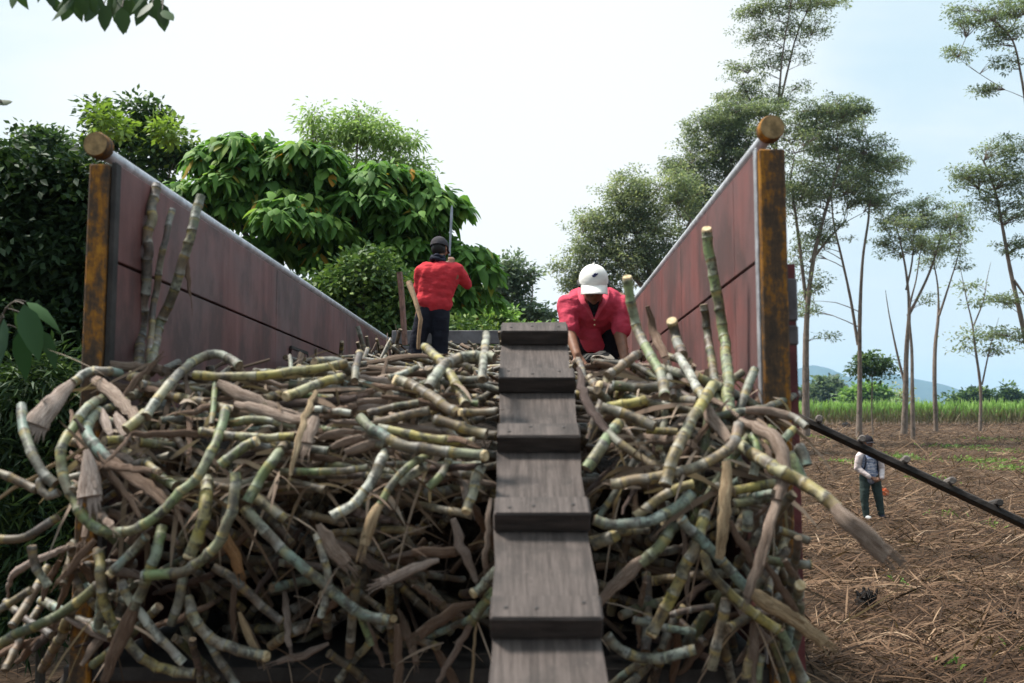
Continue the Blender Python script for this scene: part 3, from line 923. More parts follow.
leaf_plant('broad_leaved_plant', 'big dark broad leaves hanging in at the left edge', 'plant',
           [P(-60, 760, 4.4), P(-50, 560, 4.3), P(-30, 400, 4.2), P(6, 308, 4.1)],
           [(24, 304, 4.0, (.42, -.1, -1), (.9, -1, .5), .20, .10, .5, .25), (42, 330, 4.1, (.35, .2, -1), (-.4, -1, .1), .15, .065, .35, .2), (14, 312, 4.15, (.45, .1, -.8), (-.8, -1, .4), .16, .085, .95, .2),
            (4, 318, 4.1, (-.15, 0, -1), (-.6, -1, .3), .20, .095, .2, .2), (-12, 306, 4.1, (-.5, 0, -.8), (.5, -1, .6), .2, .1, .45, .3), (20, 330, 4.2, (.1, .2, -1), (.8, -1, .2), .17, .08, .1, .3), (26, 302, 4.15, (.9, .2, -.35), (0, -.7, 1), .15, .07, .8, .5)], L_GLOSSY)
tw = []
random.seed(5)
for i in range(46):
    x = 165 * random.random() ** .75
    y = -16 + 22 * random.random() - (10 if x < 50 else 0) + (14 * random.random() if 90 < x < 165 else 0)
    tw.append((x, y - 6, 4.2 + random.uniform(-.2, .3), (random.uniform(-.8, .8), random.uniform(-.5, .5), random.uniform(-1, -.1)), (random.uniform(-.6, .6), -1, random.uniform(0, .8)), random.uniform(.07, .13), random.uniform(.045, .075), random.uniform(.1, .6), .2))
for (x, y) in ((122, 10), (146, 3), (104, 7), (155, -2)):
    tw.append((x, y - 3, 4.1, (random.uniform(-.4, .4), 0, -1), (random.uniform(-.5, .5), -1, .3), .11, .065, random.uniform(.1, .4), .1))
leaf_plant('overhanging_branch', 'dark leafy twig hanging into the top left corner', 'branch',
           [P(-260, -160, 4.6), P(-120, -60, 4.4), P(0, -24, 4.25), P(80, -18, 4.2), P(165, -8, 4.2)], tw, L_DARK)
leaf_plant('overhanging_branch', 'tiny leaf tip poking in at the left edge below the corner', 'branch',
           [P(-260, 60, 5), P(-120, 100, 5), P(-40, 104, 5), P(2, 104, 5)],
           [(-6 + 3 * k, 100 + 2 * k, 5, (1, 0, -.2 + .3 * k), (.1, -1, .6), .07, .04, .2, .2) for k in range(3)], L_DARK)

# ---- stumps in the stubble
def clod(label, px, py, w, h):
    d = ground_d(py); c = P(px, py, d)
    z = float(gheight(np.array(c.x), np.array(d)))
    mb = MB(); r = w / 2 / F * d; hh = h / F * d
    for _ in range(40):
        a = random.uniform(0, 6.28); q = random.uniform(0, .6) * r
        b = Vector((c.x + math.cos(a) * q, d + math.sin(a) * q, z - .02))
        t = b + Vector((math.cos(a) * r * random.uniform(0, .6), math.sin(a) * r * .4, hh * random.uniform(.25, .9)))
        C = spline([b, b.lerp(t, .5) + Vector((random.uniform(-.02, .02), 0, .01)), t], .06)
        mb.loft(C, [.026 * random.uniform(.6, 1.4) * (1 - .75 * i / len(C)) for i in range(len(C))], 6, rough=.25, cap=(0, 0))
    mb.ball((c.x, d, z + hh * .2), (r * .85, r * .85, hh * .5), 18, 12, jit=.16)
    o = mb.build('cane_stump', m_plain('charred_stool', (.022, .018, .016), .95, .5, 25, .8, dist=.02))
    tag(o, label, 'stump')


clod('black charred cane stool standing in the stubble in front of the standing person', 866, 604, 22, 24)
clod('dark half-buried cane stool near the right edge of the stubble', 1008, 616, 20, 18)
clod('small dark clump of roots by the tree trunk behind the plank', 846, 427, 9, 7)
# ------------------------------------------------------------------ the truck
ty = (P(528, 435, 1) - CAM).normalized()
tx = ty.cross(Vector((0, 0, 1))).normalized()
tz = tx.cross(ty)
XL, XR = P(112, 200, 3.77).x, P(757, 200, 3.77).x
T0 = Vector(((XL + XR) / 2, 3.75, 0))
TM = Matrix.Translation(T0) @ Matrix((tx, ty, tz)).transposed().to_4x4()
TI = TM.inverted()
HW = (XR - XL) / 2      # half the inner width
LEN = 7.9


def m_panel(name, lo, hi, grey):
    m, nt = mat(name); g = G(nt)
    v = g.coord()
    st = g.noise(g.scale(v, (3, 3, .45)), 2.6, 5, .62)
    b = g.noise(v, 1.1, 5, .6)
    d = g.noise(g.scale(v, (5, 5, 1.0)), 3, 6, .75)
    c = g.mix(g.step(g.math('ADD', g.math('MULTIPLY', st, .5), g.math('MULTIPLY', b, .5)), .36, .62), lo, hi)
    c = g.mix(g.math('MULTIPLY', g.step(b, .42, .68), .75), c, grey)
    c = g.mix(g.math('MULTIPLY', g.step(d, .58, .78), .4), c, (.075, .05, .048))
    gr = g.noise(g.scale(v, (1, 1, .6)), 2.2, 6, .7)
    c = g.mix(g.math('MULTIPLY', g.step(gr, .44, .62), .72), c, (.055, .035, .033))
    sp = g.noise(v, 34, 6, .75)
    c = g.mix(g.math('MULTIPLY', g.step(sp, .62, .74), .5), c, (.30, .22, .20))
    g.out(c, .6, g.bump(g.math('ADD', st, g.math('MULTIPLY', sp, .5)), .35, .006), spec=.3)
    return m


def m_rust():
    m, nt = mat('rusty_paint'); g = G(nt)
    v = g.coord()
    a = g.noise(g.scale(v, (1.6, 1.6, .35)), 9, 7, .72)
    b = g.noise(v, 30, 6, .75)
    k = g.math('ADD', g.math('MULTIPLY', a, .65), g.math('MULTIPLY', b, .35))
    c = g.ramp(k, [(.38, (.030, .023, .018)), (.49, (.08, .047, .026)), (.555, (.24, .10, .014)), (.615, (.38, .17, .018)), (.74, (.16, .07, .022))])
    g.out(c, .75, g.bump(k, .6, .006), spec=.25)
    return m


PANEL_L = m_panel('weathered_red_panel_worn', (.115, .046, .042), (.21, .092, .084), (.115, .085, .085))
PANEL_R = m_panel('weathered_red_panel', (.115, .037, .033), (.20, .072, .064), (.095, .06, .06))
RUST = m_rust()
STEEL = m_plain('worn_steel_pipe', (.50, .51, .54), .4, .25, 14, .3, .35)
DARKM = m_plain('grimy_steel', (.035, .03, .028), .7, .4, 8, .4)
MAROON = m_plain('maroon_paint', (.12, .028, .03), .5, .35, 9, .3)
GREYM = m_plain('grey_sleeve', (.085, .075, .08), .6, .35, 12, .4)
ENDCAP = m_plain('ochre_pipe_end', (.27, .18, .085), .8, .45, 22, .6)
EDGE = m_plain('bare_steel_edge', (.42, .42, .44), .45, .3, 20, .3, .5)

truck = empty('cane_truck', T0, 'open-backed cane truck with tall weathered red side walls and rusty rear posts, loaded with cane', 'truck')


def L2(px, py, d=3.75):
    return TI @ P(px, py, d)


zfloor = 1.28
for side, pan in ((-1, PANEL_L), (1, PANEL_R)):
    ztop = L2(95 if side < 0 else 770, 150 if side < 0 else 138).z - .03
    zseam = L2(100 if side < 0 else 757, 258).z
    mb = MB()
    y0 = 0.0
    cuts = [0, .42, 1.05, 1.9, 2.75, 3.7, 4.6, 5.6, 6.7, LEN] if side > 0 else [0, 2.45, 4.9, LEN]
    for a, b in zip(cuts[:-1], cuts[1:]):
        for z0, z1 in ((zfloor, zseam - .006), (zseam + .006, ztop)):
            M = TM @ Matrix.Translation((side * (HW + .022 + .0015 * random.random()), (a + b) / 2, (z0 + z1) / 2))
            mb.box((.03, b - a - .004, z1 - z0), M, 0, .003)
    wall = mb.build('side_wall', pan, truck)
    wall['label'] = 'left side wall of faded mauve-brown panels' if side < 0 else 'right side wall of red-brown panels with vertical streaks'
    mb = MB()
    mb.box((.022, LEN, ztop - zfloor - .02), TM @ Matrix.Translation((side * (HW + .052), LEN / 2, (zfloor + ztop) / 2)), 0)
    for k in range(9):
        mb.box((.05, .06, ztop - zfloor - .05), TM @ Matrix.Translation((side * (HW + .09), .5 + k * .9, (zfloor + ztop) / 2)), 0, .005)
    mb.build('wall_frame', m_plain('dark_wall_frame', (.045, .02, .02), .7, .4, 9, .4), truck)
    # the corner post, its lit sheet edge and the pipe along the top
    mb = MB()
    mb.box((.078 if side < 0 else .100, .07, ztop - zfloor + .10), TM @ Matrix.Translation((side * (HW + (.064 if side < 0 else .056)), -.036, (ztop + zfloor) / 2 - .06)), 0, .006)
    mb.build('corner_post', RUST, truck)
    if side < 0:
        mb = MB()
        mb.box((.02, .05, ztop - zfloor), TM @ Matrix.Translation((side * (HW + .0125), -.03, (ztop + zfloor) / 2)), 0, .003)
        mb.build('post_flange', DARKM, truck)
    else:
        mb = MB()
        mb.box((.008, .04, ztop - zfloor), TM @ Matrix.Translation((side * (HW + .001), -.03, (ztop + zfloor) / 2)), 0, .002)
        mb.build('wall_edge_strip', EDGE, truck)
    c = L2(95 if side < 0 else 770, 143.5 if side < 0 else 130, 3.805)
    mb = MB()
    A, B = Vector((c.x, -.0, c.z)), Vector((side * (HW + .05), LEN, c.z + (.0 if side < 0 else -.0)))
    C = [TM @ (A.lerp(B, i / 24) - Vector((0, 0, .012))) for i in range(25)]
    mb.loft(C, [.027] * 25, 16, cap=(0, 0))
    rail = mb.build('top_rail', STEEL, truck, smooth=True)
    mb = MB()
    ca = Vector((c.x, -.062, c.z))
    mb.loft([TM @ ca, TM @ (ca + Vector((0, .012, 0))), TM @ (ca + Vector((0, .06, 0)))], [.046, .05, .05], 18, cap=(1, 0))
    e = mb.build('rail_end', [RUST, ENDCAP], rail, smooth=True)
    e['label'] = 'round ochre end of the top pipe'

# hinge post outside the right wall
mb = MB()
x0, x1 = L2(786, 400, 3.82).x, L2(797, 400, 3.82).x
xc, xw = (x0 + x1) / 2, (x1 - x0)
zt, zb = L2(790, 264, 3.82).z, 1.2
xc = max(xc, HW + .112 + xw / 2)
wl = .006
for (sx, sy, ox, oy) in ((xw, wl, 0, -xw / 2 + wl / 2), (xw, wl, 0, xw / 2 - wl / 2), (wl, xw - 2 * wl, -xw / 2 + wl / 2, 0), (wl, xw - 2 * wl, xw / 2 - wl / 2, 0)):
    mb.box((sx, sy, zt - zb), TM @ Matrix.Translation((xc + ox, .03 + oy, (zt + zb) / 2)), 0)
hp = mb.build('hinge_post', MAROON, truck)
for ya, yb in ((278, 322), (325, 346)):
    za, zc = L2(790, ya, 3.82).z, L2(790, yb, 3.82).z
    mb = MB()
    C = [TM @ Vector((xc, .03, zc)), TM @ Vector((xc, .03, za))]
    mb.box((xw + .012, xw + .012, za - zc), TM @ Matrix.Translation((xc, .03, (za + zc) / 2)), 0, .008)
    mb.build('sleeve', GREYM, hp)

# little hatch in the left wall
mb = MB()
pc = L2(298, 357, 6.55)
mb.box((.012, .46, .26), TM @ Matrix.Translation((-HW + .004, 3.05, 2.56)), 0, .004)
h = mb.build('hatch', PANEL_L, truck)
mb = MB()
mb.box((.016, .50, .02), TM @ Matrix.Translation((-HW + .006, 3.05, 2.701)), 0)
mb.box((.016, .03, .26), TM @ Matrix.Translation((-HW + .006, 3.296, 2.56)), 0)
mb.build('hatch_frame', DARKM, h)

# front board, floor, chassis and wheels
zh = (TI @ P(440, 329, 11.6)).z
mb = MB()
mb.box((2 * HW + .04, .05, .16), TM @ Matrix.Translation((0, LEN + .03, zh - .08)), 0, .006)
mb.box((2 * HW + .04, .04, zh - .18 - zfloor), TM @ Matrix.Translation((0, LEN + .03, (zh - .18 + zfloor) / 2)), 0, .006)
mb.build('front_board', m_plain('grey_board', (.13, .12, .125), .7, .35, 6, .4), truck)
mb = MB()
mb.box((2 * HW + .26, LEN + .1, .05), TM @ Matrix.Translation((0, LEN / 2, zfloor - .045)), 0)
mb.build('bed_floor', DARKM, truck)
mb = MB()
mb.box((2 * HW + .3, .09, .2), TM @ Matrix.Translation((0, .05, zfloor - .14)), 0, .01)
mb.build('rear_beam', m_plain('dark_rust', (.06, .03, .018), .8, .6, 9, .5), truck)
mb = MB()
for s in (-.42, .42):
    mb.box((.09, LEN + 1.4, .2), TM @ Matrix.Translation((s, LEN / 2 + .6, zfloor - .19)), 0, .008)
for k in range(8):
    mb.box((2 * HW, .08, .1), TM @ Matrix.Translation((0, .5 + k, zfloor - .13)), 0, .006)
mb.build('chassis', DARKM, truck)
TYRE = m_plain('tyre_rubber', (.02, .02, .02), .85, .3, 30, .5)
for yy in (1.6, 2.75, 8.6):
    for s in (-1, 1):
        c = TM @ Vector((s * (HW - .13), yy, 0)); c.z = .5
        mb = MB()
        prof = [(-.13, .30), (-.14, .42), (-.115, .485), (-.06, .5), (.06, .5), (.115, .485), (.14, .42), (.13, .30)]
        mb.loft([c + tx * a for a, b in prof], [b for a, b in prof], 28)
        wh = mb.build('tyre', TYRE, truck, smooth=True)
        mb = MB()
        prof = [(-.12, .05), (-.05, .16), (-.09, .26), (-.125, .30), (.125, .30), (.09, .26), (.05, .16), (.12, .05)]
        mb.loft([c + tx * a for a, b in prof], [b for a, b in prof], 20, cap=(0, 0))
        mb.build('rim', RUST, wh, smooth=True)

# ------------------------------------------------------------------ the two cleated planks
PLANKW = m_wood('worn_plank', (.038, .028, .024), (.098, .076, .067), 1.6, (13, .8, 1.1), (.03, .024, .021))
CLEATW = m_wood('shaded_cleat', (.022, .017, .015), (.062, .047, .042), 1.6, (1.2, 9, 9), (.028, .024, .022))  # cleat wood darkened: the shade on the front faces is in the colour
A, B = P(548, 690, 2.5), P(534, 324, 4.6)
pd = (B - A).normalized()
px_ = pd.cross(Vector((0, 0, 1))).normalized()
pn = px_.cross(pd)
foot = A - pd * ((A.z - .03) / pd.z)
top = B + pd * .02
ramp = empty('ramp_plank', foot, 'wide cleated wooden plank rising steeply up the middle of the cane pile', 'ramp')
L = RAMP_L = (top - foot).length
RM = Matrix((px_, pd, pn)).transposed().to_4x4()
mb = MB()
n = 46
wv = .292
vs, fs = [], []
for i in range(n + 1):
    q = i / n
    c = foot + pd * (L * q)
    for sx, sz in ((-1, -1), (1, -1), (1, 0), (-1, 0)):
        e = .004 * math.sin(i * 1.9 + sx) + .003 * math.sin(i * .7)
        vs.append(c + px_ * (sx * wv / 2 + e) + pn * (sz * .045 + .002 * math.sin(i * 1.1 + sx)))
for i in range(n):
    for k in range(4):
        fs.append((i * 4 + k, i * 4 + (k + 1) % 4, i * 4 + 4 + (k + 1) % 4, i * 4 + 4 + k))
fs += [(3, 2, 1, 0), (n * 4, n * 4 + 1, n * 4 + 2, n * 4 + 3)]
mb.add(vs, fs)
mb.build('board', PLANKW, ramp)


def along_ramp(y):
    lo, hi = 0, L + .3
    for _ in range(40):
        m = (lo + hi) / 2
        q = foot + pd * m - CAM
        zz = H / 2 - F * (q.z * cp - q.y * sp) / (q.y * cp + q.z * sp)
        if q.y < .3 or zz > y: lo = m
        else: hi = m
    return lo


cl = [along_ramp(y) for y in (346, 394, 453.5, 533, 640)]
gap = cl[3] - cl[4]
cl += [cl[4] - gap * (k + 1) * .98 for k in range(int(cl[4] / gap))]
for k, s in enumerate(cl):
    mb = MB()
    c = foot + pd * (s + .05) + pn * .035 + px_ * random.uniform(-.004, .004)
    w_ = .300 + random.uniform(-.005, .006)
    rot = Matrix.Rotation(random.uniform(-.012, .012), 4, 'Z')
    mb.box((w_, .095 + random.uniform(-.006, .01), .066), Matrix.Translation(c) @ RM @ rot, 0, .004)
    ct = mb.build('cleat', CLEATW, ramp)
    mb = MB()
    mb.box((w_ - .012, .088, .004), Matrix.Translation(c + pn * .0335) @ RM @ rot, 0, .0015)
    mb.build('lit_top', PLANKW, ct)  # paler slab puts the light on the cleat's top into the colour
    for nx_ in (-.11, -.02, .10):
        q = c + px_ * (nx_ + random.uniform(-.015, .015)) + pd * random.uniform(-.02, .02) + pn * .0352
        mb = MB()
        mb.loft([q, q + pn * .002, q + pn * .003], [.006, .006, .004], 9, cap=(0, 0))
        mb.build('nail', DARKM, ct)

# the second plank leans on the right wall
A, B = P(800, 419, 6.0), P(1024, 524, 5.6)
d = (B - A).normalized()
lo = B + d * ((B.z - .02) / -d.z)
hi = A - d * ((A.x - (T0.x + HW + .18)) / d.x)
sx_ = Vector((0, 1, 0)) - d * d.y
sx_.normalize()
nn_ = d.cross(sx_).normalized()
if nn_.z < 0: nn_ = -nn_; 
ramp2 = empty('ramp_plank', lo, 'dark narrow cleated plank seen from its side, leaning down into the field at the right', 'ramp')
M2 = Matrix((d, sx_, nn_)).transposed().to_4x4()
L2_ = (hi - lo).length
mb = MB()
mb.box((L2_, .20, .034), Matrix.Translation((lo + hi) / 2) @ M2, 0, .005)
PL2 = m_wood('dark_plank', (.022, .019, .018), (.07, .058, .052), 1.6, (1, 8, 8), (.016, .014, .013))
mb.build('board', PL2, ramp2)
k = .3
PEG = m_wood('peg_wood', (.10, .085, .075), (.26, .22, .20), 2, (8, 1, 8))
while k < L2_ - .05:
    mb = MB()
    c = hi + d * k + nn_ * .036
    mb.loft([c - sx_ * .135, c - sx_ * .13, c + sx_ * .13, c + sx_ * .135], [.016, .022, .022, .016], 9, cap=(0, 0), rough=.05)
    mb.build('cleat', PEG if int(k * 10) % 3 else PL2, ramp2)
    k += .262

# ------------------------------------------------------------------ stakes and rods in the load
STAKE = m_wood('stake_wood', (.14, .075, .055), (.30, .17, .13), 3, (10, 10, 1.2))
mb = MB()
C = spline([P(399.5, 272, 10.9), P(402, 300, 10.9), P(405, 345, 10.9)], .1)
mb.loft(C, [.036] * len(C), 4, cap=(0, 0), rough=.06)
tag(mb.build('wooden_stake', STAKE), 'weathered brown square stake upright left of the standing worker', 'stake')
# ------------------------------------------------------------------ people
def m_cloth(name, col, folds=1.0, rough=.85, hem=None):
    m, nt = mat(name); g = G(nt)
    v = g.coord()
    f = g.noise(g.scale(v, (.8, .8, 2.0)), 9, 3, .5)
    w = g.noise(v, 300, 2, .5)
    c = g.mix(g.step(f, .3, .7), tuple(q * .86 for q in col), tuple(min(1, q * 1.12) for q in col))
    h = g.math('ADD', f, g.math('MULTIPLY', w, .08))
    g.out(c, rough, g.bump(h, .5 * folds, .035), spec=.15)
    return m


SKIN = m_plain('skin', (.21, .10, .06), .55, .15, 20, .15)
RED1 = m_cloth('red_jersey', (.50, .035, .045))
RED2 = m_cloth('pink_red_polo', (.54, .06, .10))
BLACKC = m_cloth('black_trousers', (.014, .014, .022))
NAVY = m_cloth('navy_cloth', (.02, .022, .035))


def flesh(name, matl, parent, shapes, voxel, smooth=4, disp=0.0, dscale=.1):
    """one continuous surface grown over capsules and balls"""
    mb = MB()
    for s in shapes:
        if s[0] == 'b': mb.ball(s[1], s[2], 14, 10, M=s[3] if len(s) > 3 else None)
        else: mb.capsule(*s)
    o = mb.build(name, matl, parent, smooth=True)
    md = o.modifiers.new('skin', 'REMESH'); md.mode = 'VOXEL'; md.voxel_size = voxel; md.use_smooth_shade = True
    md = o.modifiers.new('ease', 'SMOOTH'); md.factor = .5; md.iterations = smooth
    if disp:
        tx_ = bpy.data.textures.new('folds', 'CLOUDS'); tx_.noise_scale = dscale; tx_.noise_depth = 2
        md = o.modifiers.new('folds', 'DISPLACE'); md.texture = tx_; md.strength = disp; md.mid_level = .5; md.texture_coords = 'GLOBAL'
    return o


def hand(wrist, dirn, side, s=1.0, curl=.5, thumb=1):
    """capsules of a palm, four fingers and a thumb"""
    dirn = Vector(dirn).normalized(); side = Vector(side); side = (side - dirn * side.dot(dirn)).normalized()
    nrm = dirn.cross(side)
    out = []
    w = Vector(wrist)
    for k in range(4):
        o = side * ((k - 1.5) * .02 * s)
        a = w + dirn * .085 * s + o
        out.append((w + o * .55 + dirn * .01 * s, a, .015 * s, .012 * s))
        ln = (.072, .082, .076, .06)[k] * s
        b = a + (dirn * math.cos(curl * .6) + nrm * math.sin(curl * .6)) * ln * .5
        c = b + (dirn * math.cos(curl * 1.7) + nrm * math.sin(curl * 1.7)) * ln * .5
        out += [(a, b, .0095 * s, .0085 * s), (b, c, .0085 * s, .007 * s)]
    a = w + side * (-thumb * .03 * s) + dirn * .03 * s
    b = a + (dirn * .6 - side * thumb * .7 + nrm * .3).normalized() * .04 * s
    c = b + (dirn * .9 - side * thumb * .2 + nrm * .5).normalized() * .032 * s
    out += [(w, a, .016 * s, .013 * s), (a, b, .012 * s, .010 * s), (b, c, .010 * s, .008 * s)]
    return out


def head(c, fwd, up, s=1.0):
    """skull, jaw, nose, brow, lips and ears looking along fwd"""
    f = Vector(fwd).normalized(); u = Vector(up); u = (u - f * u.dot(f)).normalized(); r = f.cross(u)
    M = Matrix((r, f, u)).transposed()
    c = Vector(c)
    q = lambda x, y, z: c + M @ Vector((x, y, z)) * s
    k = lambda a: tuple(v * s for v in a)
    return [('b', q(0, -.01, .025), k((.074, .092, .092)), M), ('b', q(0, .03, -.045), k((.056, .062, .068)), M), (q(0, .06, -.085), q(0, .066, -.09), .026 * s, .024 * s),
            (q(0, .088, .012), q(0, .108, -.026), .010 * s, .016 * s), (q(-.045, .078, .03), q(.045, .078, .03), .013 * s, .013 * s),
            (q(-.022, .093, -.055), q(.022, .093, -.055), .009 * s, .009 * s), (q(-.02, .088, -.066), q(.02, .088, -.066), .010 * s, .010 * s),
            ('b', q(-.076, -.005, .0), k((.012, .022, .034)), M), ('b', q(.076, -.005, .0), k((.012, .022, .034)), M),
            (q(-.04, .06, -.02), q(-.05, .045, -.03), .028 * s, .024 * s), (q(.04, .06, -.02), q(.05, .045, -.03), .028 * s, .024 * s)], q, M


def cap_mesh(name, matl, parent, q, M, s, backwards=False, brim_tilt=.12):
    """six-panel cap: crown, sweatband, brim and button"""
    mb = MB()
    c = q(0, -.008, .03)
    vs, fs = [], []
    seg, rings = 24, 9
    for i in range(rings + 1):
        a = math.pi / 2 * i / rings * 1.06
        for k in range(seg):
            b = 2 * math.pi * k / seg
            crease = 1 - .012 * (abs(math.cos(3 * b)) ** 14)
            vs.append(c + M @ Vector((.091 * math.sin(a) * math.cos(b) * crease, .108 * math.sin(a) * math.sin(b) * crease, .098 * math.cos(a) ** 1 if a < math.pi / 2 else -.012)) * s)
    for i in range(rings):
        for k in range(seg):
            fs.append((i * seg + k, (i + 1) * seg + k, (i + 1) * seg + (k + 1) % seg, i * seg + (k + 1) % seg))
    mb.add(vs, fs)
    mb.ball(c + M @ Vector((0, 0, .1)) * s, .009 * s, 8, 6)
    cp_ = mb.build(name, matl, parent, smooth=True)
    mb = MB()
    sg = -1 if backwards else 1
    top, bot = [], []
    nA, nB = 14, 5
    for j in range(nB + 1):
        for i in range(nA + 1):
            t = i / nA * 2 - 1
            ang = t * 1.15
            rr = j / nB
            x = .088 * math.sin(ang) * (1 + .02 * rr)
            y = .098 * math.cos(ang) + rr * .078 * math.cos(t * 1.25) ** .6
            z = -.002 - .022 * t * t * (.4 + rr) - brim_tilt * rr * .10
            p = c + M @ Vector((x, sg * y, z)) * s
            top.append(p); bot.append(p - M @ Vector((0, 0, .004)) * s)
    n1 = len(top)
    fs = []
    for j in range(nB):
        for i in range(nA):
            a = j * (nA + 1) + i
            fs += [(a, a + 1, a + nA + 2, a + nA + 1), (n1 + a, n1 + a + nA + 1, n1 + a + nA + 2, n1 + a + 1)]
    for i in range(nA):
        a = nB * (nA + 1) + i
        fs.append((a, a + 1, n1 + a + 1, n1 + a))
    for j in range(nB):
        for i in (0, nA):
            a = j * (nA + 1) + i
            fs.append((a, a + nA + 1, n1 + a + nA + 1, n1 + a))
    mb.add(top + bot, fs)
    mb.build('brim', matl, cp_, smooth=True)
    return cp_


# ---- worker standing with his back to us
D1 = 10.3
p1 = empty('person', P(428, 386, D1), 'person in red long-sleeved top, dark cap and black trousers standing on the load, back turned', 'person')
q1 = lambda x, y, dd=0.0: P(x, y, D1 + dd)
hd, hq, hM = head(q1(439.5, 249, .06), (.35, 1, -.25), (0, .1, 1), 1.0)
legs = [(q1(424, 312), q1(416, 347, .04), .088, .062), (q1(416, 347, .04), q1(411, 384, -.02), .058, .04), (q1(441, 312), q1(440, 350, .05), .09, .064), (q1(440, 350, .05), q1(441, 386), .058, .04)]
torso = [(q1(426, 270), q1(455, 270), .075, .075), (q1(440, 274), q1(433, 300), .125, .115), (q1(428, 274), q1(427, 300), .10, .09), (q1(452, 274), q1(441, 300), .095, .09), (q1(440, 266), q1(439.5, 254, .04), .05, .048)]
armR = [(q1(459, 270), q1(466.5, 284, .10), .058, .046), (q1(466.5, 284, .10), q1(452, 266, .26), .043, .03)]
armL = [(q1(421.5, 270), q1(418, 290, .06), .058, .045), (q1(418, 290, .06), q1(431, 288, .3), .042, .03)]
h1 = hand(q1(452, 266, .26), (-.1, .3, 1), (1, .2, 0), 1, 1.2)
h2 = hand(q1(431, 288, .3), (1, .3, .2), (0, .2, 1), 1, 1.0)
feet = [(q1(411, 384, -.02), q1(409, 389, -.1) + Vector((0, .22, 0)), .042, .035), (q1(441, 386), q1(442, 390, -.1) + Vector((0, .22, 0)), .042, .035)]
flesh('body', SKIN, p1, hd + torso + armR + armL + h1 + h2 + legs + feet + [(q1(424, 306), q1(442, 306), .09, .09)], .011)
hipz = [(q1(426, 310), q1(440, 310), .098, .098)]
flesh('trousers', BLACKC, p1, hipz + [(q1(425, 314), q1(416.5, 347, .04), .100, .085), (q1(416.5, 347, .04), q1(411, 382), .083, .07), (q1(440.5, 314), q1(440, 350, .05), .100, .086), (q1(440, 350, .05), q1(441, 384), .084, .07)], .014, 6, .015, .12)
shirt = [(q1(426, 270), q1(454, 270), .086, .086), (q1(429, 273), q1(428, 303), .112, .104), (q1(451, 273), q1(440, 304), .108, .110), (q1(440, 274), q1(434, 304), .135, .126), (q1(440, 264, .02), q1(440, 270), .07, .1),
         (q1(457.5, 271), q1(466.5, 284, .10), .078, .060), (q1(466.5, 284, .10), q1(455, 269, .22), .054, .042), (q1(421, 271), q1(418, 290, .06), .070, .055), (q1(418, 290, .06), q1(428, 288, .25), .053, .042),
         (q1(427, 301), q1(441, 303), .122, .122)]
flesh('jersey', RED1, p1, shirt, .013, 4, .022, .07)
mb = MB(); b = hq(0, -.02, -.128)
C = [b + Vector((.066 * math.cos(a), .062 * math.sin(a), .012 * math.sin(2 * a))) for a in np.linspace(0, 2 * math.pi, 18)]
mb.loft(C, [.024 + .005 * math.sin(i * 2.1) for i in range(18)], 8)
C = [b + Vector((  .060 * math.cos(a), .056 * math.sin(a), .03 + .01 * math.sin(3 * a))) for a in np.linspace(0, 2 * math.pi, 18)]
mb.loft(C, [.018 + .004 * math.sin(i * 1.7) for i in range(18)], 8)
mb.build('neck_scarf', NAVY, p1, smooth=True)
cap_mesh('cap', m_cloth('dark_grey_cap', (.05, .045, .05)), p1, hq, hM, 1.04)
mb = MB()
mb.ball(hq(0, -.018, .0), (.079, .088, .085), 16, 10, M=hM)
flesh_h = mb.build('hair', m_plain('dark_hair', (.012, .010, .009), .6, .3, 60, .5), p1, smooth=True)
# machete held up before him
mac = empty('machete', q1(452, 262, .30), 'long machete raised upright in the red-topped worker\'s hand', 'machete')
mb = MB()
a, b = q1(449.5, 256, .32), q1(452, 205, .32)
dz = (b - a)
ax = Vector((1, .25, 0)).normalized()
mb.loft([a, a + dz * .25, a + dz * .8, a + dz * .95, b], [.010, .012, .015, .012, .003], 8, cap=(0, 0), wide=ax, squash=.12)
mb.build('blade', m_plain('dull_blade', (.34, .36, .40), .35, .2, 12, .2, .8), mac, smooth=True)
mb = MB(); mb.loft([a - dz * .22, a - dz * .1, a + dz * .01], [.016, .013, .014], 8, cap=(0, 0)); mb.build('handle', DARKM, mac, smooth=True)

# ---- worker bending over the load, facing us
D2 = 6.5
p2 = empty('person', P(600, 392, D2 + .3), 'person in white cap and pink-red polo bending low over the load, facing the camera', 'person')
q2 = lambda x, y, dd=0.0: P(x, y, D2 + dd)
hd, hq, hM = head(q2(593.5, 285, -.24), (0, -1, -.38), (0, -.2, 1), .98)
bodyp = hd + [(q2(593, 298, -.10), q2(593.5, 290, -.2), .058, .054), (q2(572, 303, .05), q2(618, 303, .05), .075, .075), (q2(594, 308, .08), q2(597, 336, .5), .145, .13), (q2(590, 338, .55), q2(607, 338, .55), .12, .12),
              (q2(566, 304, .02), q2(570, 333, -.08), .055, .043), (q2(570, 333, -.08), q2(577, 355, -.22), .040, .029), (q2(623.5, 304, .02), q2(620, 334, -.05), .055, .045), (q2(620, 334, -.05), q2(625, 359, -.2), .042, .030)]
bodyp += hand(q2(577, 355, -.22), (.35, -.5, -.8), (1, .2, .3), .95, .9) + hand(q2(625, 359, -.2), (-.1, -.5, -.9), (1, .2, 0), .95, .9, -1)
thigh = [(q2(589, 340, .5), q2(583, 346, .22), .095, .075), (q2(583, 346, .22), q2(584, 384, .3), .07, .05), (q2(607, 336, .55), q2(613, 336, .18), .095, .078), (q2(613, 336, .18), q2(612, 384, .28), .07, .05),
         (q2(584, 384, .3), q2(583, 390, .1), .045, .04), (q2(612, 384, .28), q2(613, 390, .1), .045, .04)]
flesh('body', SKIN, p2, bodyp + thigh, .0085)
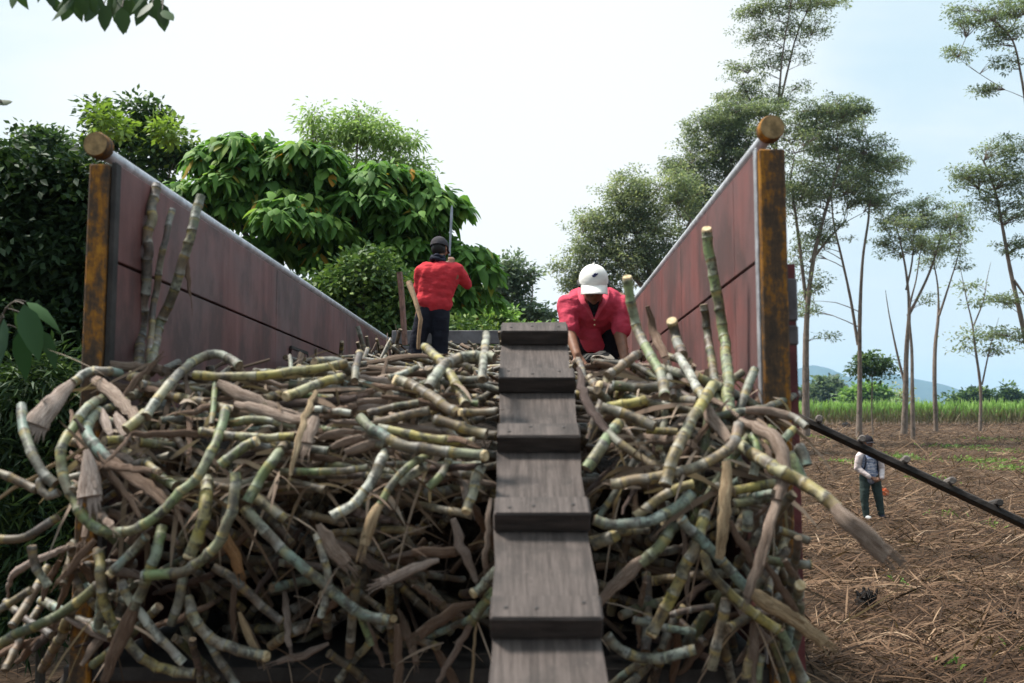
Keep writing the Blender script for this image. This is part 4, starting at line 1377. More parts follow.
flesh('trousers', m_cloth('dark_trousers', (.018, .02, .028)), p2, [(q2(589, 338, .5), q2(583, 345, .22), .108, .09), (q2(583, 345, .22), q2(584, 380, .3), .086, .07), (q2(608, 334, .5), q2(611, 333, .2), .108, .09), (q2(611, 334, .18), q2(612, 380, .28), .088, .07), (q2(590, 338, .55), q2(607, 338, .55), .13, .13)], .011, 5, .02, .1)
polo = [(q2(573, 304, .05), q2(617, 304, .05), .080, .080), (q2(582, 305, .04), q2(588, 340, .42), .12, .11), (q2(607, 305, .04), q2(604, 338, .45), .12, .115), (q2(594, 306, .05), q2(597, 338, .5), .158, .14),
        (q2(583, 330, .08), q2(590, 345, .12), .05, .05), (q2(592, 334, .06), q2(597, 346, .12), .06, .05),
        (q2(567, 305, .02), q2(570, 329, -.06), .070, .064), (q2(622.5, 305, .02), q2(621, 330, -.04), .070, .064), (q2(588, 297, -.02), q2(599, 297, -.02), .075, .075)]
flesh('polo_shirt', RED2, p2, polo, .0095, 3, .022, .06)
flesh('undershirt', m_cloth('black_vest', (.010, .011, .015)), p2, [(q2(593.5, 301, -.145), q2(594, 317, -.128), .040, .012)], .006, 2)
COLLARM = m_cloth('polo_collar', (.58, .08, .12), .5)
for pts in ([(580, 290, -.05), (582.5, 301, -.145), (588, 309, -.155), (593, 319, -.135)], [(607, 290, -.05), (605, 301, -.145), (600, 309, -.155), (595, 319, -.135)]):
    mb = MB()
    C = spline([q2(*p) for p in pts], .012)
    mb.loft(C, [.022 * (1 - .55 * (i / len(C)) ** 2) for i in range(len(C))], 8, cap=(0, 0), squash=.35, wide=Vector((1, 0, 0)))
    mb.build('collar', COLLARM, p2, smooth=True)
for k, y in enumerate((320, 325)):
    mb = MB(); mb.ball(q2(594.6, y, -.118 + .012 * k), (.006, .003, .006), 8, 6); mb.build('button', CUT, p2, smooth=True)
WHITE = m_cloth('off_white_cap', (.74, .71, .66), .4)
cp2 = cap_mesh('cap', WHITE, p2, hq, hM, 1.04, brim_tilt=.35)
# the small dark-blue emblem on the cap
mb = MB()
def onc(x, z):
    a = math.sqrt(max(0, 1 - (x / .091) ** 2 - (z / .098) ** 2)) * .108 + .0005
    return hq(0, -.008, .03) + hM @ Vector((x, a, z)) * 1.04
for blob in ([(-.012, .052), (-.004, .058), (.004, .056), (.010, .050)], [(-.006, .050), (.004, .046), (.012, .047), (.017, .052)], [(-.012, .054), (-.017, .060), (-.013, .064)]):
    C = [onc(*b) for b in blob]
    mb.loft(C, [.005] + [.009] * (len(C) - 2) + [.004], 7, cap=(0, 0), squash=.35, wide=hM @ Vector((0, 0, 1)))
mb.build('emblem', m_plain('navy_thread', (.02, .025, .10), .7, .2), cp2, smooth=True)
mb = MB()
C = [hq(-.097, -.02, .02), hq(-.096, .01, .012), hq(-.09, .035, .0)]
mb.loft(C, [.012, .013, .01], 7, cap=(0, 0)); C = [hq(.097, -.02, .02), hq(.096, .01, .012), hq(.09, .035, .0)]
mb.loft(C, [.012, .013, .01], 7, cap=(0, 0))
mb.build('hair', m_plain('black_hair', (.010, .009, .009), .6, .3, 60, .5), p2, smooth=True)
# patterned cloth at his knee
def m_pattern():
    m, nt = mat('patterned_cloth'); g = G(nt)
    f = g.noise(g.coord(), 26, 3, .5)
    v = g.n('ShaderNodeTexWave', wave_type='RINGS'); v.inputs['Scale'].default_value = 7; v.inputs['Distortion'].default_value = 14
    g.set(v.inputs['Vector'], g.coord())
    c = g.mix(g.step(v.outputs['Fac'], .35, .55), (.03, .028, .028), (.52, .46, .38))
    g.out(c, .9, g.bump(f, .4, .01))
    return m
mb = MB()
cc = q2(599, 355, -.05)
vs = []
for j in range(17):
    for i in range(21):
        u, v = i / 20 * 2 - 1, j / 16 * 2 - 1
        fold = .012 * math.sin(4 * u + 2.4 * v) + .007 * math.sin(5 * v - 3 * u)
        vs.append(cc + Vector((u * .095 + .015 * math.sin(4 * v), v * .10 + .015 * math.sin(5 * u), .075 * (1 - .75 * (u * u + v * v) * .6) + fold - .055)))
nv = len(vs)
vs += [p - Vector((0, 0, .006)) for p in vs]
q4 = [(j * 21 + i, j * 21 + i + 1, j * 21 + 22 + i, j * 21 + 21 + i) for j in range(16) for i in range(20)]
rim = [j for j in range(21)] + [j * 21 + 20 for j in range(1, 17)] + [16 * 21 + i for i in range(19, -1, -1)] + [j * 21 for j in range(15, 0, -1)]
mb.add(vs, q4 + [tuple(nv + k for k in f[::-1]) for f in q4] + [(rim[k], nv + rim[k], nv + rim[(k + 1) % len(rim)], rim[(k + 1) % len(rim)]) for k in range(len(rim))])
o = mb.build('folded_cloth', m_pattern(), smooth=True)
tag(o, 'black and cream patterned cloth crumpled on the cane below the bending worker', 'cloth')

# ---- bystander in the field
D3 = ground_d(525.5)
k3 = F / D3
c3 = P(871.5, 525.5, D3); c3.z = float(gheight(np.array(c3.x), np.array(D3))) + .02
p3 = empty('person', c3, 'person in dark cap, patterned top with pale sleeves and green trousers standing in the field', 'person')
q3 = lambda x, y, dd=0.0: Vector((c3.x + (x - 871.5) / k3, D3 + dd, c3.z + (525.5 - y) / k3))
hd, hq, hM = head(q3(869.5, 448.5), (.45, -1, -.1), (0, 0, 1), 1.0)
arms = [(q3(861, 463), q3(859, 474, .03), .046, .036), (q3(859, 474, .03), q3(870, 483, -.14), .034, .026), (q3(880, 463), q3(882, 475, .03), .046, .036), (q3(882, 475, .03), q3(878, 484, -.14), .034, .026)]
hands = hand(q3(870, 483, -.14), (.7, -.2, -.2), (0, .4, 1), .95, .9) + hand(q3(879, 484, -.14), (-.7, -.2, -.2), (0, .4, 1), .95, .9, -1)
flesh('body', SKIN, p3, hd + arms + hands + [(q3(870, 459), q3(869.8, 452), .05, .048), (q3(870.5, 465), q3(870.5, 482), .12, .11), (q3(867, 487), q3(865.5, 505), .07, .05), (q3(865.5, 505), q3(867, 521), .045, .035),
                                     (q3(876, 487), q3(879, 505), .07, .05), (q3(879, 505), q3(881, 520), .045, .035)], .013)
flesh('trousers', m_cloth('dark_green_trousers', (.04, .055, .05)), p3, [(q3(866, 484), q3(876, 484), .105, .105), (q3(866, 487), q3(865, 505), .098, .078), (q3(865, 505), q3(866.5, 520), .074, .062), (q3(876.5, 487), q3(879.5, 505), .098, .078), (q3(879.5, 505), q3(881.5, 519), .074, .062)], .016, 5, .02, .1)
flesh('sleeves', m_cloth('pale_pink_sleeves', (.60, .50, .48)), p3, [(q3(860.5, 463, -.02), q3(858.5, 474, -.01), .072, .062), (q3(858.5, 474, -.01), q3(867.5, 482, -.14), .058, .045), (q3(880.5, 463, -.02), q3(882.5, 475, -.01), .072, .062), (q3(882.5, 475, -.01), q3(880, 483, -.14), .058, .045), (q3(862, 461), q3(879, 461), .065, .065)], .013, 3, .015, .07)


def m_blouse():
    m, nt = mat('blue_patterned_top'); g = G(nt)
    w = g.noise(g.scale(g.coord(), (3, 3, 14)), 1.6, 4, .6)
    s = g.noise(g.coord(), 40, 3, .6)
    c = g.ramp(g.math('ADD', g.math('MULTIPLY', w, .7), g.math('MULTIPLY', s, .3)), [(.4, (.07, .09, .17)), (.5, (.22, .25, .34)), (.6, (.50, .48, .52))])
    g.out(c, .9)
    return m


flesh('top', m_blouse(), p3, [(q3(866.5, 465), q3(867, 483), .085, .095), (q3(874.5, 465), q3(874.5, 483), .085, .095), (q3(870.5, 464, -.03), q3(870.5, 484, -.03), .105, .108)], .014, 3, .02, .1)
mb = MB()
for s_ in (-1, 1):
    C = spline([q3(870.5 + s_ * 5.0, 459, .03), q3(870.5 + s_ * 5.6, 463, -.10), q3(870.5 + s_ * 6, 470, -.125), q3(870.5 + s_ * 7.2, 477, -.06)], .03)
    mb.loft(C, [.016] * len(C), 6, cap=(0, 0))
mb.ball(q3(870.5, 469, .15), (.14, .075, .19), 14, 10)
mb.build('backpack', NAVY, p3, smooth=True)
cap_mesh('cap', m_cloth('black_cap', (.018, .015, .018)), p3, hq, hM, 1.05)
mb = MB(); mb.ball(hq(0, -.02, .0), (.08, .088, .088), 14, 10, M=hM); mb.build('hair', m_plain('black_hair_tied', (.010, .009, .009), .6, .3, 60, .5), p3, smooth=True)
for x, y, m_ in ((867, 522.5, m_cloth('pale_shoe', (.35, .35, .35))), (881.5, 521.5, NAVY)):
    mb = MB()
    mb.ball(q3(x, y, -.07), (.045, .13, .04), 12, 8); mb.ball(q3(x, y - 1, .02), (.042, .06, .055), 12, 8)
    mb.build('shoe', m_, p3, smooth=True)
# orange scrap behind
dd = ground_d(496); c = P(885, 496, dd)
mb = MB(); mb.ball((c.x, dd, .1), (.10, .05, .10), 9, 6, jit=.35)
tag(mb.build('plastic_scrap', m_plain('orange_plastic', (.55, .12, .035), .5, .2)), 'small crumpled orange scrap on the straw beside the bystander\'s leg', 'scrap')
# ------------------------------------------------------------------ the cane
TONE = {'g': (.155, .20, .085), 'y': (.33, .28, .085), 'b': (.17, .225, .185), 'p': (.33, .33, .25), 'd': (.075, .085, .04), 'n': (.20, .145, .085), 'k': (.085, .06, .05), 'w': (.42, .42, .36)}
DTONE = {'pink': (.37, .285, .23), 'tan': (.55, .41, .25), 'brown': (.24, .16, .115), 'grey': (.46, .37, .32), 'dark': (.12, .085, .075), 'orange': (.46, .25, .11)}
_sx = [340, 360, 400, 450, 520, 600, 700]
_sd = [4.05, 3.86, 3.62, 3.44, 3.36, 3.40, 3.46]


def S(x, y):
    """how far ahead the face of the heap lies"""
    d = float(np.interp(y, _sx, _sd))
    return d


def px_pts(pts, layer):
    out = []
    for p in pts:
        dd = p[2] if len(p) > 2 else 0
        out.append(P(p[0], p[1], S(p[0], p[1]) + layer * .055 + dd))
    return out


def cane_mesh(mb, pts, r, ilen, sides=9, kink=.085, taper=(1, 1), caps=(1, 1), t0=None, skew=(0, 0)):
    C0 = spline(pts, .02)
    cum = [0.0]
    for a, b in zip(C0[:-1], C0[1:]): cum.append(cum[-1] + (b - a).length)
    Lc = cum[-1]
    cum = np.array(cum)
    s, nodes = -random.random() * ilen, []
    while s < Lc + ilen:
        nodes.append(s); s += ilen * random.uniform(.75, 1.25)
    t0 = random.randrange(1, 400) if t0 is None else t0
    C, rr, tt = [], [], []
    prof = [(0, 1.06), (.035, 1.07), (.09, 1.01), (.3, .97), (.65, .96), (.9, .99), (.97, 1.04)]
    off = Vector((0, 0, 0))
    for i in range(len(nodes) - 1):
        j0 = Vector([random.gauss(0, kink) for _ in range(3)]) * r
        for f, k in prof:
            q = nodes[i] + f * (nodes[i + 1] - nodes[i])
            if q < 0 or q > Lc: continue
            w = 1 - abs(f - .5) * 2
            C.append(at_len(C0, cum, q) + j0 * w * 2)
            rr.append(r * k * (taper[0] + (taper[1] - taper[0]) * q / Lc) * random.uniform(.97, 1.03))
            tt.append(t0 + i + f)
    if len(C) < 3:
        C, rr, tt = [C0[0], C0[len(C0) // 2], C0[-1]], [r] * 3, [t0 + .2, t0 + .5, t0 + .8]
    for e in (0, 1):
        if skew[e]:
            pass
    mb.loft(C, rr, sides, t=tt, cap=caps, rough=.035)
    return C, rr


def husk_mesh(mb, pts, widths, squash=.35, sides=12, ragged=True):
    C = spline(pts, .025)
    n = len(C)
    wv = np.interp(np.linspace(0, len(widths) - 1, n), range(len(widths)), widths)
    view = (C[n // 2] - CAM).normalized()
    tang = (C[-1] - C[0]).normalized()
    wide = tang.cross(view)
    a = random.uniform(-.5, .5)
    wide = Matrix.Rotation(a, 3, tang) @ wide
    wv = [w * (.72 + .28 * min(1, i / (n * .22))) for i, w in enumerate(wv)]
    sq = [max(.16, squash * (1.15 - .5 * i / n)) for i in range(n)]
    C = [c + Vector([random.gauss(0, .0025) for _ in range(3)]) for c in C]
    prof = [1 + .16 * random.uniform(-1, 1) for _ in range(sides)]
    b = len(mb.v)
    mb.loft(C, list(wv), sides, t=[i * .35 for i in range(n)], cap=(0, 0), wide=wide, squash=sq, rough=.16)
    if ragged:      # loose layers peeling along it
        for k in range(4):
            sd = wide.normalized()
            o0, o1 = random.uniform(-.55, .55), random.uniform(-1.0, 1.0)
            i0, i1 = int(n * random.uniform(0, .35)), int(n * random.uniform(.7, 1.0))
            if i1 - i0 < 3: continue
            up_ = -view * random.uniform(.3, .6)
            S_ = [C[i] + sd * wv[i] * (o0 + (o1 - o0) * (i - i0) / (i1 - i0)) + up_ * wv[i] * squash * (1 + .8 * ((i - i0) / (i1 - i0)) ** 2) for i in range(i0, i1)]
            wz = [wv[i] * random.uniform(.24, .36) * (1 - .6 * ((i - i0) / (i1 - i0)) ** 2) for i in range(i0, i1)]
            mb.loft(S_, wz, 6, t=[i * .35 + k * 7 for i in range(i0, i1)], cap=(0, 0), wide=wide, squash=.3, rough=.12)
    if ragged:      # torn fibres at the far end
        for k in range(int(4 + wv[-1] * 300)):
            q = wide.normalized() * random.uniform(-.8, .8) * wv[-1]
            e = C[-1] + q
            d = (C[-1] - C[-3]).normalized()
            ln = random.uniform(.02, .07)
            F_ = [e - d * .03, e + d * ln * .5 + q * .12, e + d * ln + q * .3 + Vector((0, 0, random.uniform(-.02, .01)))]
            mb.loft(F_, [wv[-1] * .16, wv[-1] * .11, .0008], 4, t=[0, .3, .6], cap=(0, 0), squash=.25, wide=wide)


def proj(p):
    q = p - CAM
    k = q.y * cp + q.z * sp
    return W / 2 + F * q.x / k, H / 2 - F * (q.z * cp - q.y * sp) / k


def put_cane(tone, w, layer, pts, label, group=None, cut=False, husk=None, ilen=None):
    V = px_pts(pts, layer)
    d = sum(v.y for v in V) / len(V)
    ws = w * .86 / 2 / F * d
    mb = MB()
    C, rr = cane_mesh(mb, V, ws, ilen or random.uniform(.062, .105))
    o = mb.build('sugarcane_stalk', [CANE, OLDCUT], smooth=True)
    col = TONE[tone]
    k = random.uniform(.88, 1.12)
    o.color = (col[0] * k, col[1] * k, col[2] * k, 1)
    tag(o, label, 'sugar cane', group or 'cane stalks heaped on the truck')
    if cut:
        e = -1 if cut == 'end' else 0
        c, dr = C[e], (C[e] - C[e + (-1 if e else 1)]).normalized()
        if e == -1: dr = (C[-1] - C[-2]).normalized()
        mb = MB()
        ax = (dr + (CAM - c).normalized() * .55).normalized()
        mb.loft([c - dr * .002, c + ax * .006, c + ax * .011], [rr[e] * 1.02, rr[e] * .99, rr[e] * .88], 12, cap=(0, 0), rough=.03)
        q = mb.build('cut_end', CUT, o, smooth=False)
    if husk:
        hp, hw, ht = husk
        mb = MB()
        husk_mesh(mb, px_pts(hp, layer - .12), [a / 2 / F * d for a in hw])
        q = mb.build('dry_sheath', DRY, o, smooth=True)
        c = DTONE[ht]; q.color = (*c, 1)
    return o


def put_dry(tone, ws, layer, pts, label, group=None, squash=.4, ragged=True):
    V = px_pts(pts, layer)
    d = sum(v.y for v in V) / len(V)
    mb = MB()
    ws = ws if isinstance(ws, (list, tuple)) else [ws, ws]
    husk_mesh(mb, V, [a / 2 / F * d for a in ws], squash, ragged=ragged)
    o = mb.build('dry_cane_sheath', DRY, smooth=True)
    c = DTONE[tone]; k = random.uniform(.88, 1.12)
    o.color = (c[0] * k, c[1] * k, c[2] * k, 1)
    return tag(o, label, 'dry sheath', group or 'dry sheaths among the cane')


C_, D_ = put_cane, put_dry
# ---- left third of the heap
C_('b', 11, -1.5, [(122, 374, .1), (108, 371), (95, 371), (84, 376), (72, 384)], 'grey bent cane tip draped past the left post ending in a wide torn husk', husk=([(78, 379), (62, 392), (50, 406), (36, 425)], [9, 14, 19, 23], 'grey'))
C_('b', 12, -2, [(22, 404), (23, 425), (27, 440), (35, 460), (46, 477), (60, 486)], 'short blue-grey cane standing off the left edge of the heap, its tip reddish')
C_('g', 12, -2.2, [(104, 396, .12), (86, 409), (71, 430), (61, 449), (62, 470), (70, 493), (82, 515), (100, 530), (122, 532), (145, 524), (165, 509), (181, 491), (197, 478), (211, 452), (219, 434), (226, 408)], 'long green cane bent into a big U at the left of the heap')
D_('pink', [13, 13, 11], -1, [(93, 378), (110, 392), (130, 412), (138, 428)], 'pinkish dry cane slanting down right from the left post')
C_('b', 14, -1.6, [(99, 411, .05), (89, 421), (88, 433), (95, 446), (104, 456), (114, 464)], 'greenish hooked cane below the left post with a long dry sheath running down right', husk=([(108, 458), (125, 471), (146, 486), (168, 504)], [13, 15, 15, 12], 'brown'))
C_('p', 12, -1.8, [(146, 417), (160, 396), (180, 373), (199, 358), (220, 355), (240, 366)], 'pale grey cane arching over the top left of the heap')
C_('y', 13, -1.6, [(124, 432), (135, 423), (147, 412)], 'stubby yellow-brown cane piece under the foot of the pale arch')
D_('pink', [8, 9, 9], -.6, [(100, 364), (130, 366), (162, 369)], 'straight pinkish dry cane lying level along the base of the left wall')
C_('n', 12, 0, [(150, 380), (138, 378), (128, 376)], 'brown cane stub pointing left just behind the left post', cut='end')
C_('k', 10, 0, [(160, 374), (170, 366), (182, 360)], 'dark rotten cane knob rising behind the pale arch')
D_('grey', [6, 11, 6], -1, [(101, 410), (106, 424), (110, 434)], 'small grey husk hanging beside the greenish hooked cane')
D_('grey', [7, 12, 8], -.9, [(116, 414), (122, 424), (126, 434)], 'short pale husk hanging left of the yellow-brown stub')
D_('brown', [3, 4, 3], -2.2, [(131, 434), (120, 448), (108, 462)], 'thin dark twig-like leaf midrib crossing the hooked cane')
C_('n', 10, -1.5, [(-14, 470), (5, 475), (20, 483), (40, 491)], 'brown-grey cane end reaching out of the photo at the left above the straw stick')
C_('p', 10, -1.8, [(42, 476), (40, 488), (48, 496), (60, 491)], 'tiny pale hooked cane piece at the left edge of the heap')
D_('tan', [4, 4, 3], -1.2, [(-4, 500), (22, 484), (50, 468), (88, 446)], 'long thin straw-coloured stick slanting out at the left', ragged=False)
C_('k', 10, -1.4, [(-14, 539), (8, 539), (26, 537), (44, 526), (66, 512)], 'dark grey cane leaving the photo at the left, half way down the heap')
C_('p', 10, -1.2, [(32, 542), (33, 560), (40, 575), (49, 587)], 'short pale cane piece hanging at the lower left edge')
D_('grey', [7, 15, 22, 25], -2.4, [(87, 450), (89, 466), (90, 482), (89, 497)], 'wide fan-shaped grey husk hanging inside the big U-shaped cane')
D_('brown', [4, 6, 7, 5], -2.0, [(96, 452), (114, 478), (130, 500), (140, 517)], 'flat brown leaf strip slanting down through the big U')
C_('b', 11, -2.0, [(150, 532), (134, 550), (118, 566), (106, 578)], 'blue-grey cane below the bottom of the big U, its cut end to the lower left', cut='end')
C_('g', 13, -2.0, [(163, 526, .1), (155, 555), (146, 580), (138, 598), (133, 610)], 'grey-green cane hanging down left and frayed into a long dark sheath', husk=([(136, 602), (126, 628), (115, 652), (105, 680)], [13, 15, 12, 8], 'brown'))
C_('y', 12, -1.2, [(99, 548, .1), (100, 575), (105, 605), (114, 627), (128, 643), (146, 662), (170, 671), (199, 674)], 'yellow-green cane curving down and right along the bottom left')
C_('w', 11, -1.7, [(120, 576), (127, 597), (141, 615), (156, 634), (170, 650), (185, 664)], 'pale whitish cane with a pointed end at the bottom left')
C_('d', 12, -.8, [(-10, 650), (20, 632), (42, 624), (66, 611), (90, 592), (104, 580)], 'dark green cane slanting out low at the left edge')
C_('k', 9, -.4, [(-10, 616), (14, 601), (34, 588)], 'short dark cane end low at the left edge above the dark green one')
D_('brown', [9, 9, 6], -.8, [(96, 540), (78, 558), (62, 578)], 'reddish-brown dry piece below the left side of the big U')
C_('g', 13, -2.8, [(138, 576), (160, 575), (183, 571), (200, 560), (217, 545), (228, 524), (234, 505), (236, 485), (236, 464)], 'green cane swinging up from the lower left in a tall J shape')
C_('y', 15, -2.0, [(208, 478, .1), (206, 500), (205, 515), (200, 533), (190, 556)], 'thick yellow-grey cane piece with its round cut end facing down at the lower left', cut='end')
C_('g', 13, -2.2, [(286, 444, .12), (275, 459), (264, 473), (255, 489), (244, 506)], 'green cane piece running down left into the J-shaped cane')
C_('b', 13, -1.8, [(243, 508), (258, 524), (271, 538), (288, 556), (304, 569), (322, 584), (343, 600), (357, 611), (377, 618), (398, 623)], 'long blue-green cane with yellow rings slanting down right to the middle of the heap')
C_('y', 12, -.7, [(253, 496), (268, 507), (280, 516), (293, 526)], 'short yellow-grey cane piece above the long blue-green one')
D_('orange', [9, 12, 12, 9], -1.6, [(225, 534), (230, 546), (235, 558), (239, 573)], 'orange-brown dry sheath hanging below the J-shaped cane')
C_('y', 11, -2.0, [(192, 374), (210, 376), (234, 377), (258, 376), (290, 372), (322, 368), (353, 362)], 'long straight yellow-ringed cane lying level on top at the left wall')
C_('y', 12, -2.2, [(280, 399), (300, 392), (325, 382), (352, 376)], 'yellow-green cane in front of the wall hatch with its cut end to the left', cut='start')
D_('pink', [12, 13, 12, 10], -1.8, [(218, 383), (245, 396), (275, 409), (306, 421)], 'broad pinkish dry sheath slanting down right below the level yellow-ringed cane')
D_('pink', [9, 11, 11, 8], -2.0, [(234, 403), (262, 411), (285, 417), (308, 423)], 'narrow pinkish dry sheath just under the broad one')
C_('g', 10, -1.5, [(228, 421), (255, 420), (280, 422), (299, 425)], 'short green-grey cane lying level under the pinkish sheaths')
C_('y', 10, -2.0, [(196, 430), (218, 434), (245, 437), (275, 437), (299, 436)], 'yellow-ended cane lying level at mid left')
D_('brown', [6, 7, 7], -1.7, [(130, 434), (160, 434), (198, 432)], 'level brown dry leaf sheath running into the yellow-ended cane')
C_('g', 12, -2.3, [(257, 441), (244, 447), (232, 456), (215, 469)], 'stout green cane piece with an orange cut top left of the straw stick', cut='start')
D_('tan', [6, 7, 7, 3], -3.0, [(317, 391), (307, 412), (298, 441), (290, 476)], 'straight straw-coloured stick hanging in front of the level canes')
D_('pink', [13, 14, 14], -2.6, [(316, 418), (311, 430), (305, 443)], 'short flat pink husk beside the straw-coloured stick')
C_('g', 7, -1.2, [(216, 376), (214, 400), (212, 428)], 'thin upright green-grey shoot at the upper left')
C_('w', 8, -1.6, [(310, 408), (328, 410), (352, 413)], 'whitish-blue level cane piece right of the straw-coloured stick')
C_('p', 5, -1.4, [(290, 354), (291, 366), (291, 376)], 'tiny pale green shoot standing by the wall hatch')
# ---- upright stalks before the left wall
C_('k', 12, 1.0, [(157, 184, .1), (149, 228), (146, 285), (141, 335), (138, 378)], 'tall upright mossy cane, leftmost of three before the left wall')
C_('k', 8, 1.2, [(173, 207, .1), (163, 250), (154, 305), (148, 370)], 'dark thin upright cane, middle of three before the left wall')
C_('d', 12, .6, [(201, 195, .1), (189, 240), (173, 295), (158, 330), (150, 374)], 'tall slanting grey-green cane, rightmost of three before the left wall', husk=([(188, 256, .06), (188, 270, .06), (190, 296, .06)], [4, 6, 2], 'brown'))
# ---- middle
C_('g', 9, -.9, [(280, 471), (312, 472), (340, 471), (368, 467)], 'level yellow-ringed cane under the straw-coloured stick')
C_('w', 13, -2.0, [(388, 447, .08), (381, 462), (371, 482), (358, 501), (345, 510), (331, 517)], 'thick whitish cane with yellow bands curving down left in the middle of the heap', ilen=.05)
C_('g', 10, -2.2, [(428, 454, .08), (412, 464), (398, 477), (387, 492), (379, 507)], 'slim green cane curving down into a dry tail beside the thick whitish one', husk=([(381, 502), (373, 518), (363, 545)], [9, 11, 10], 'tan'))
C_('p', 12, -1.2, [(430, 463), (414, 473), (398, 484)], 'short pale cane piece tucked behind the slim green one')
C_('b', 13, -2.4, [(357, 415), (366, 425), (378, 434), (398, 443), (425, 449), (455, 453), (485, 456)], 'long blue-green cane bending level to a round cut end left of the ramp plank', cut='end')
C_('y', 11, -1.6, [(374, 427), (398, 432), (420, 436), (447, 440), (478, 442)], 'yellow-green cane lying level just above the one with the round cut end')
C_('n', 13, -1.9, [(432, 419), (457, 426), (488, 435)], 'stout tan cane piece above the yellow-green one beside the ramp plank')
C_('n', 9, -3.0, [(456, 412), (475, 412), (498, 411)], 'short tan cane piece with its cut end to the left touching the ramp plank', cut='start')
C_('n', 13, -2.4, [(396, 380), (418, 389), (437, 401), (458, 414)], 'brown cane with a split pale top slanting down to the ramp plank', cut='start')
C_('p', 14, -1.6, [(500, 359), (477, 356), (460, 358), (445, 365), (435, 377), (427, 390)], 'pale grey cane arching over the top beside the ramp plank')
C_('y', 11, -1.2, [(424, 346, .3), (437, 358, .1), (449, 373), (457, 387), (466, 406)], 'yellow-brown cane slanting down right through the pale arch')
C_('p', 10, -1.8, [(487, 334, .25), (484, 355), (482, 381)], 'light tan cane standing upright beside the ramp plank')
C_('p', 7, -.9, [(388, 378), (405, 373), (421, 366)], 'thin pale green cane behind the split brown one')
C_('d', 9, -1.2, [(365, 416), (390, 408), (422, 403)], 'mossy green thin cane rising right in the middle of the heap')
C_('n', 11, -1.1, [(373, 423), (400, 417), (432, 410)], 'brown and green cane just under the mossy thin one')
C_('k', 9, -1.6, [(354, 382), (356, 366), (360, 353)], 'dark rough cane stub standing up with a pale cut top', cut='end')
D_('pink', [7, 10, 9], -1.2, [(318, 438), (336, 434), (354, 433)], 'topmost of three pinkish husks stacked in the middle')
D_('pink', [7, 10, 8], -1.3, [(332, 448), (346, 442), (362, 438)], 'middle one of three pinkish husks stacked in the middle')
D_('pink', [8, 10, 8], -1.2, [(346, 453), (362, 447), (381, 443)], 'lowest of three pinkish husks stacked in the middle')
C_('g', 10, -1.2, [(450, 458, .05), (441, 475), (427, 489)], 'pointed green cane tip hanging under the round cut end')
C_('p', 12, -1.8, [(484, 462), (477, 476), (473, 492), (467, 511)], 'knobbly pale yellow cane hanging left of the ramp plank', cut='end', ilen=.05)
D_('grey', [9, 11, 10, 6], -1.3, [(454, 520), (461, 544), (468, 562), (476, 581)], 'flat whitish husk hanging lower down left of the ramp plank')
D_('brown', [10, 12, 11], -.6, [(412, 552), (434, 551), (457, 552)], 'level brown dry cane in the shade left of the ramp plank')
D_('grey', [7, 11, 10], -.9, [(440, 560), (414, 569), (382, 582)], 'grey-brown dry cane slanting down left in the shade')
D_('pink', [5, 6, 6], -2.4, [(490, 498), (488, 530), (486, 568)], 'thin pink straw hanging against the ramp plank')
C_('p', 11, -1.8, [(499, 568), (487, 580), (474, 593)], 'pale cane end poking from behind the ramp plank', cut='end')
C_('g', 12, -1.5, [(499, 584), (487, 600), (476, 615), (467, 630)], 'green cane tip hanging from behind the ramp plank')
D_('brown', [9, 13, 11], -.8, [(474, 602), (448, 614), (420, 635)], 'brown dry cane slanting down left below the pale cane end')
D_('brown', [9, 10, 10], -1.4, [(398, 624), (398, 655), (397, 692)], 'flat brown strip hanging straight down at the bottom middle')
C_('g', 8, -.8, [(360, 614), (366, 630), (373, 650)], 'short green shoot hanging under the long blue-green cane')
D_('tan', [2.5, 3, 3], -1.6, [(477, 612), (474, 650), (472, 692)], 'thread-thin straw hanging by the ramp plank at the bottom')
C_('p', 13, -1.2, [(186, 594, .05), (193, 616), (206, 634), (222, 644), (244, 652), (268, 656)], 'pale knotty cane with a yellow cut end at the bottom left', cut='end', ilen=.055)
C_('b', 11, -1.0, [(205, 634), (216, 653), (227, 672), (240, 692)], 'blue-grey cane running out of the bottom of the photo')
C_('k', 11, -.8, [(208, 564), (230, 577), (248, 593), (265, 609), (282, 622)], 'dark grey cane slanting right in the shade of the lower left')
C_('w', 9, -1.8, [(315, 530, .05), (323, 556), (328, 580), (325, 602), (321, 619)], 'white and orange cane crossing behind the long blue-green one')
D_('pink', [8, 12, 14, 13], -1.5, [(318, 524), (326, 537), (335, 551), (345, 564)], 'flat pink sheath above the crossing of the white and orange cane')
D_('tan', [5, 8, 7], -.5, [(238, 612), (246, 632), (256, 650)], 'short tan dry leaf hanging at the lower left')
C_('d', 11, -1.0, [(184, 568, .05), (180, 596), (171, 628)], 'dull green cane hanging under the J-shaped cane')
# ---- right of the ramp plank
C_('g', 12, -5.0, [(627, 277), (631, 303), (638, 330), (652, 358), (662, 376), (665, 398)], 'grey-green cane standing up before the bending worker, its top cut orange', cut='start')
C_('g', 13, -.5, [(706, 226), (710, 255), (715, 285), (720, 312), (725, 345), (728, 380), (728, 418)], 'tall green cane standing against the right wall', cut='start')
C_('d', 10, .4, [(703, 298), (708, 340), (714, 375), (720, 412)], 'dark mossy cane standing just behind the tall green one')
D_('brown', [6, 10, 8], -.6, [(647, 306), (654, 332), (664, 356)], 'ragged brown dry top standing behind the orange-cut cane')
C_('k', 13, -.4, [(672, 322), (676, 338), (684, 358)], 'dark thick cane stub with a pale cut top before the right wall', cut='start')
C_('w', 11, -1.6, [(676, 354), (688, 371), (698, 390), (706, 405)], 'whitish cane slanting down right below the dark stub', husk=([(703, 400), (711, 417), (728, 438)], [9, 12, 9], 'pink'))
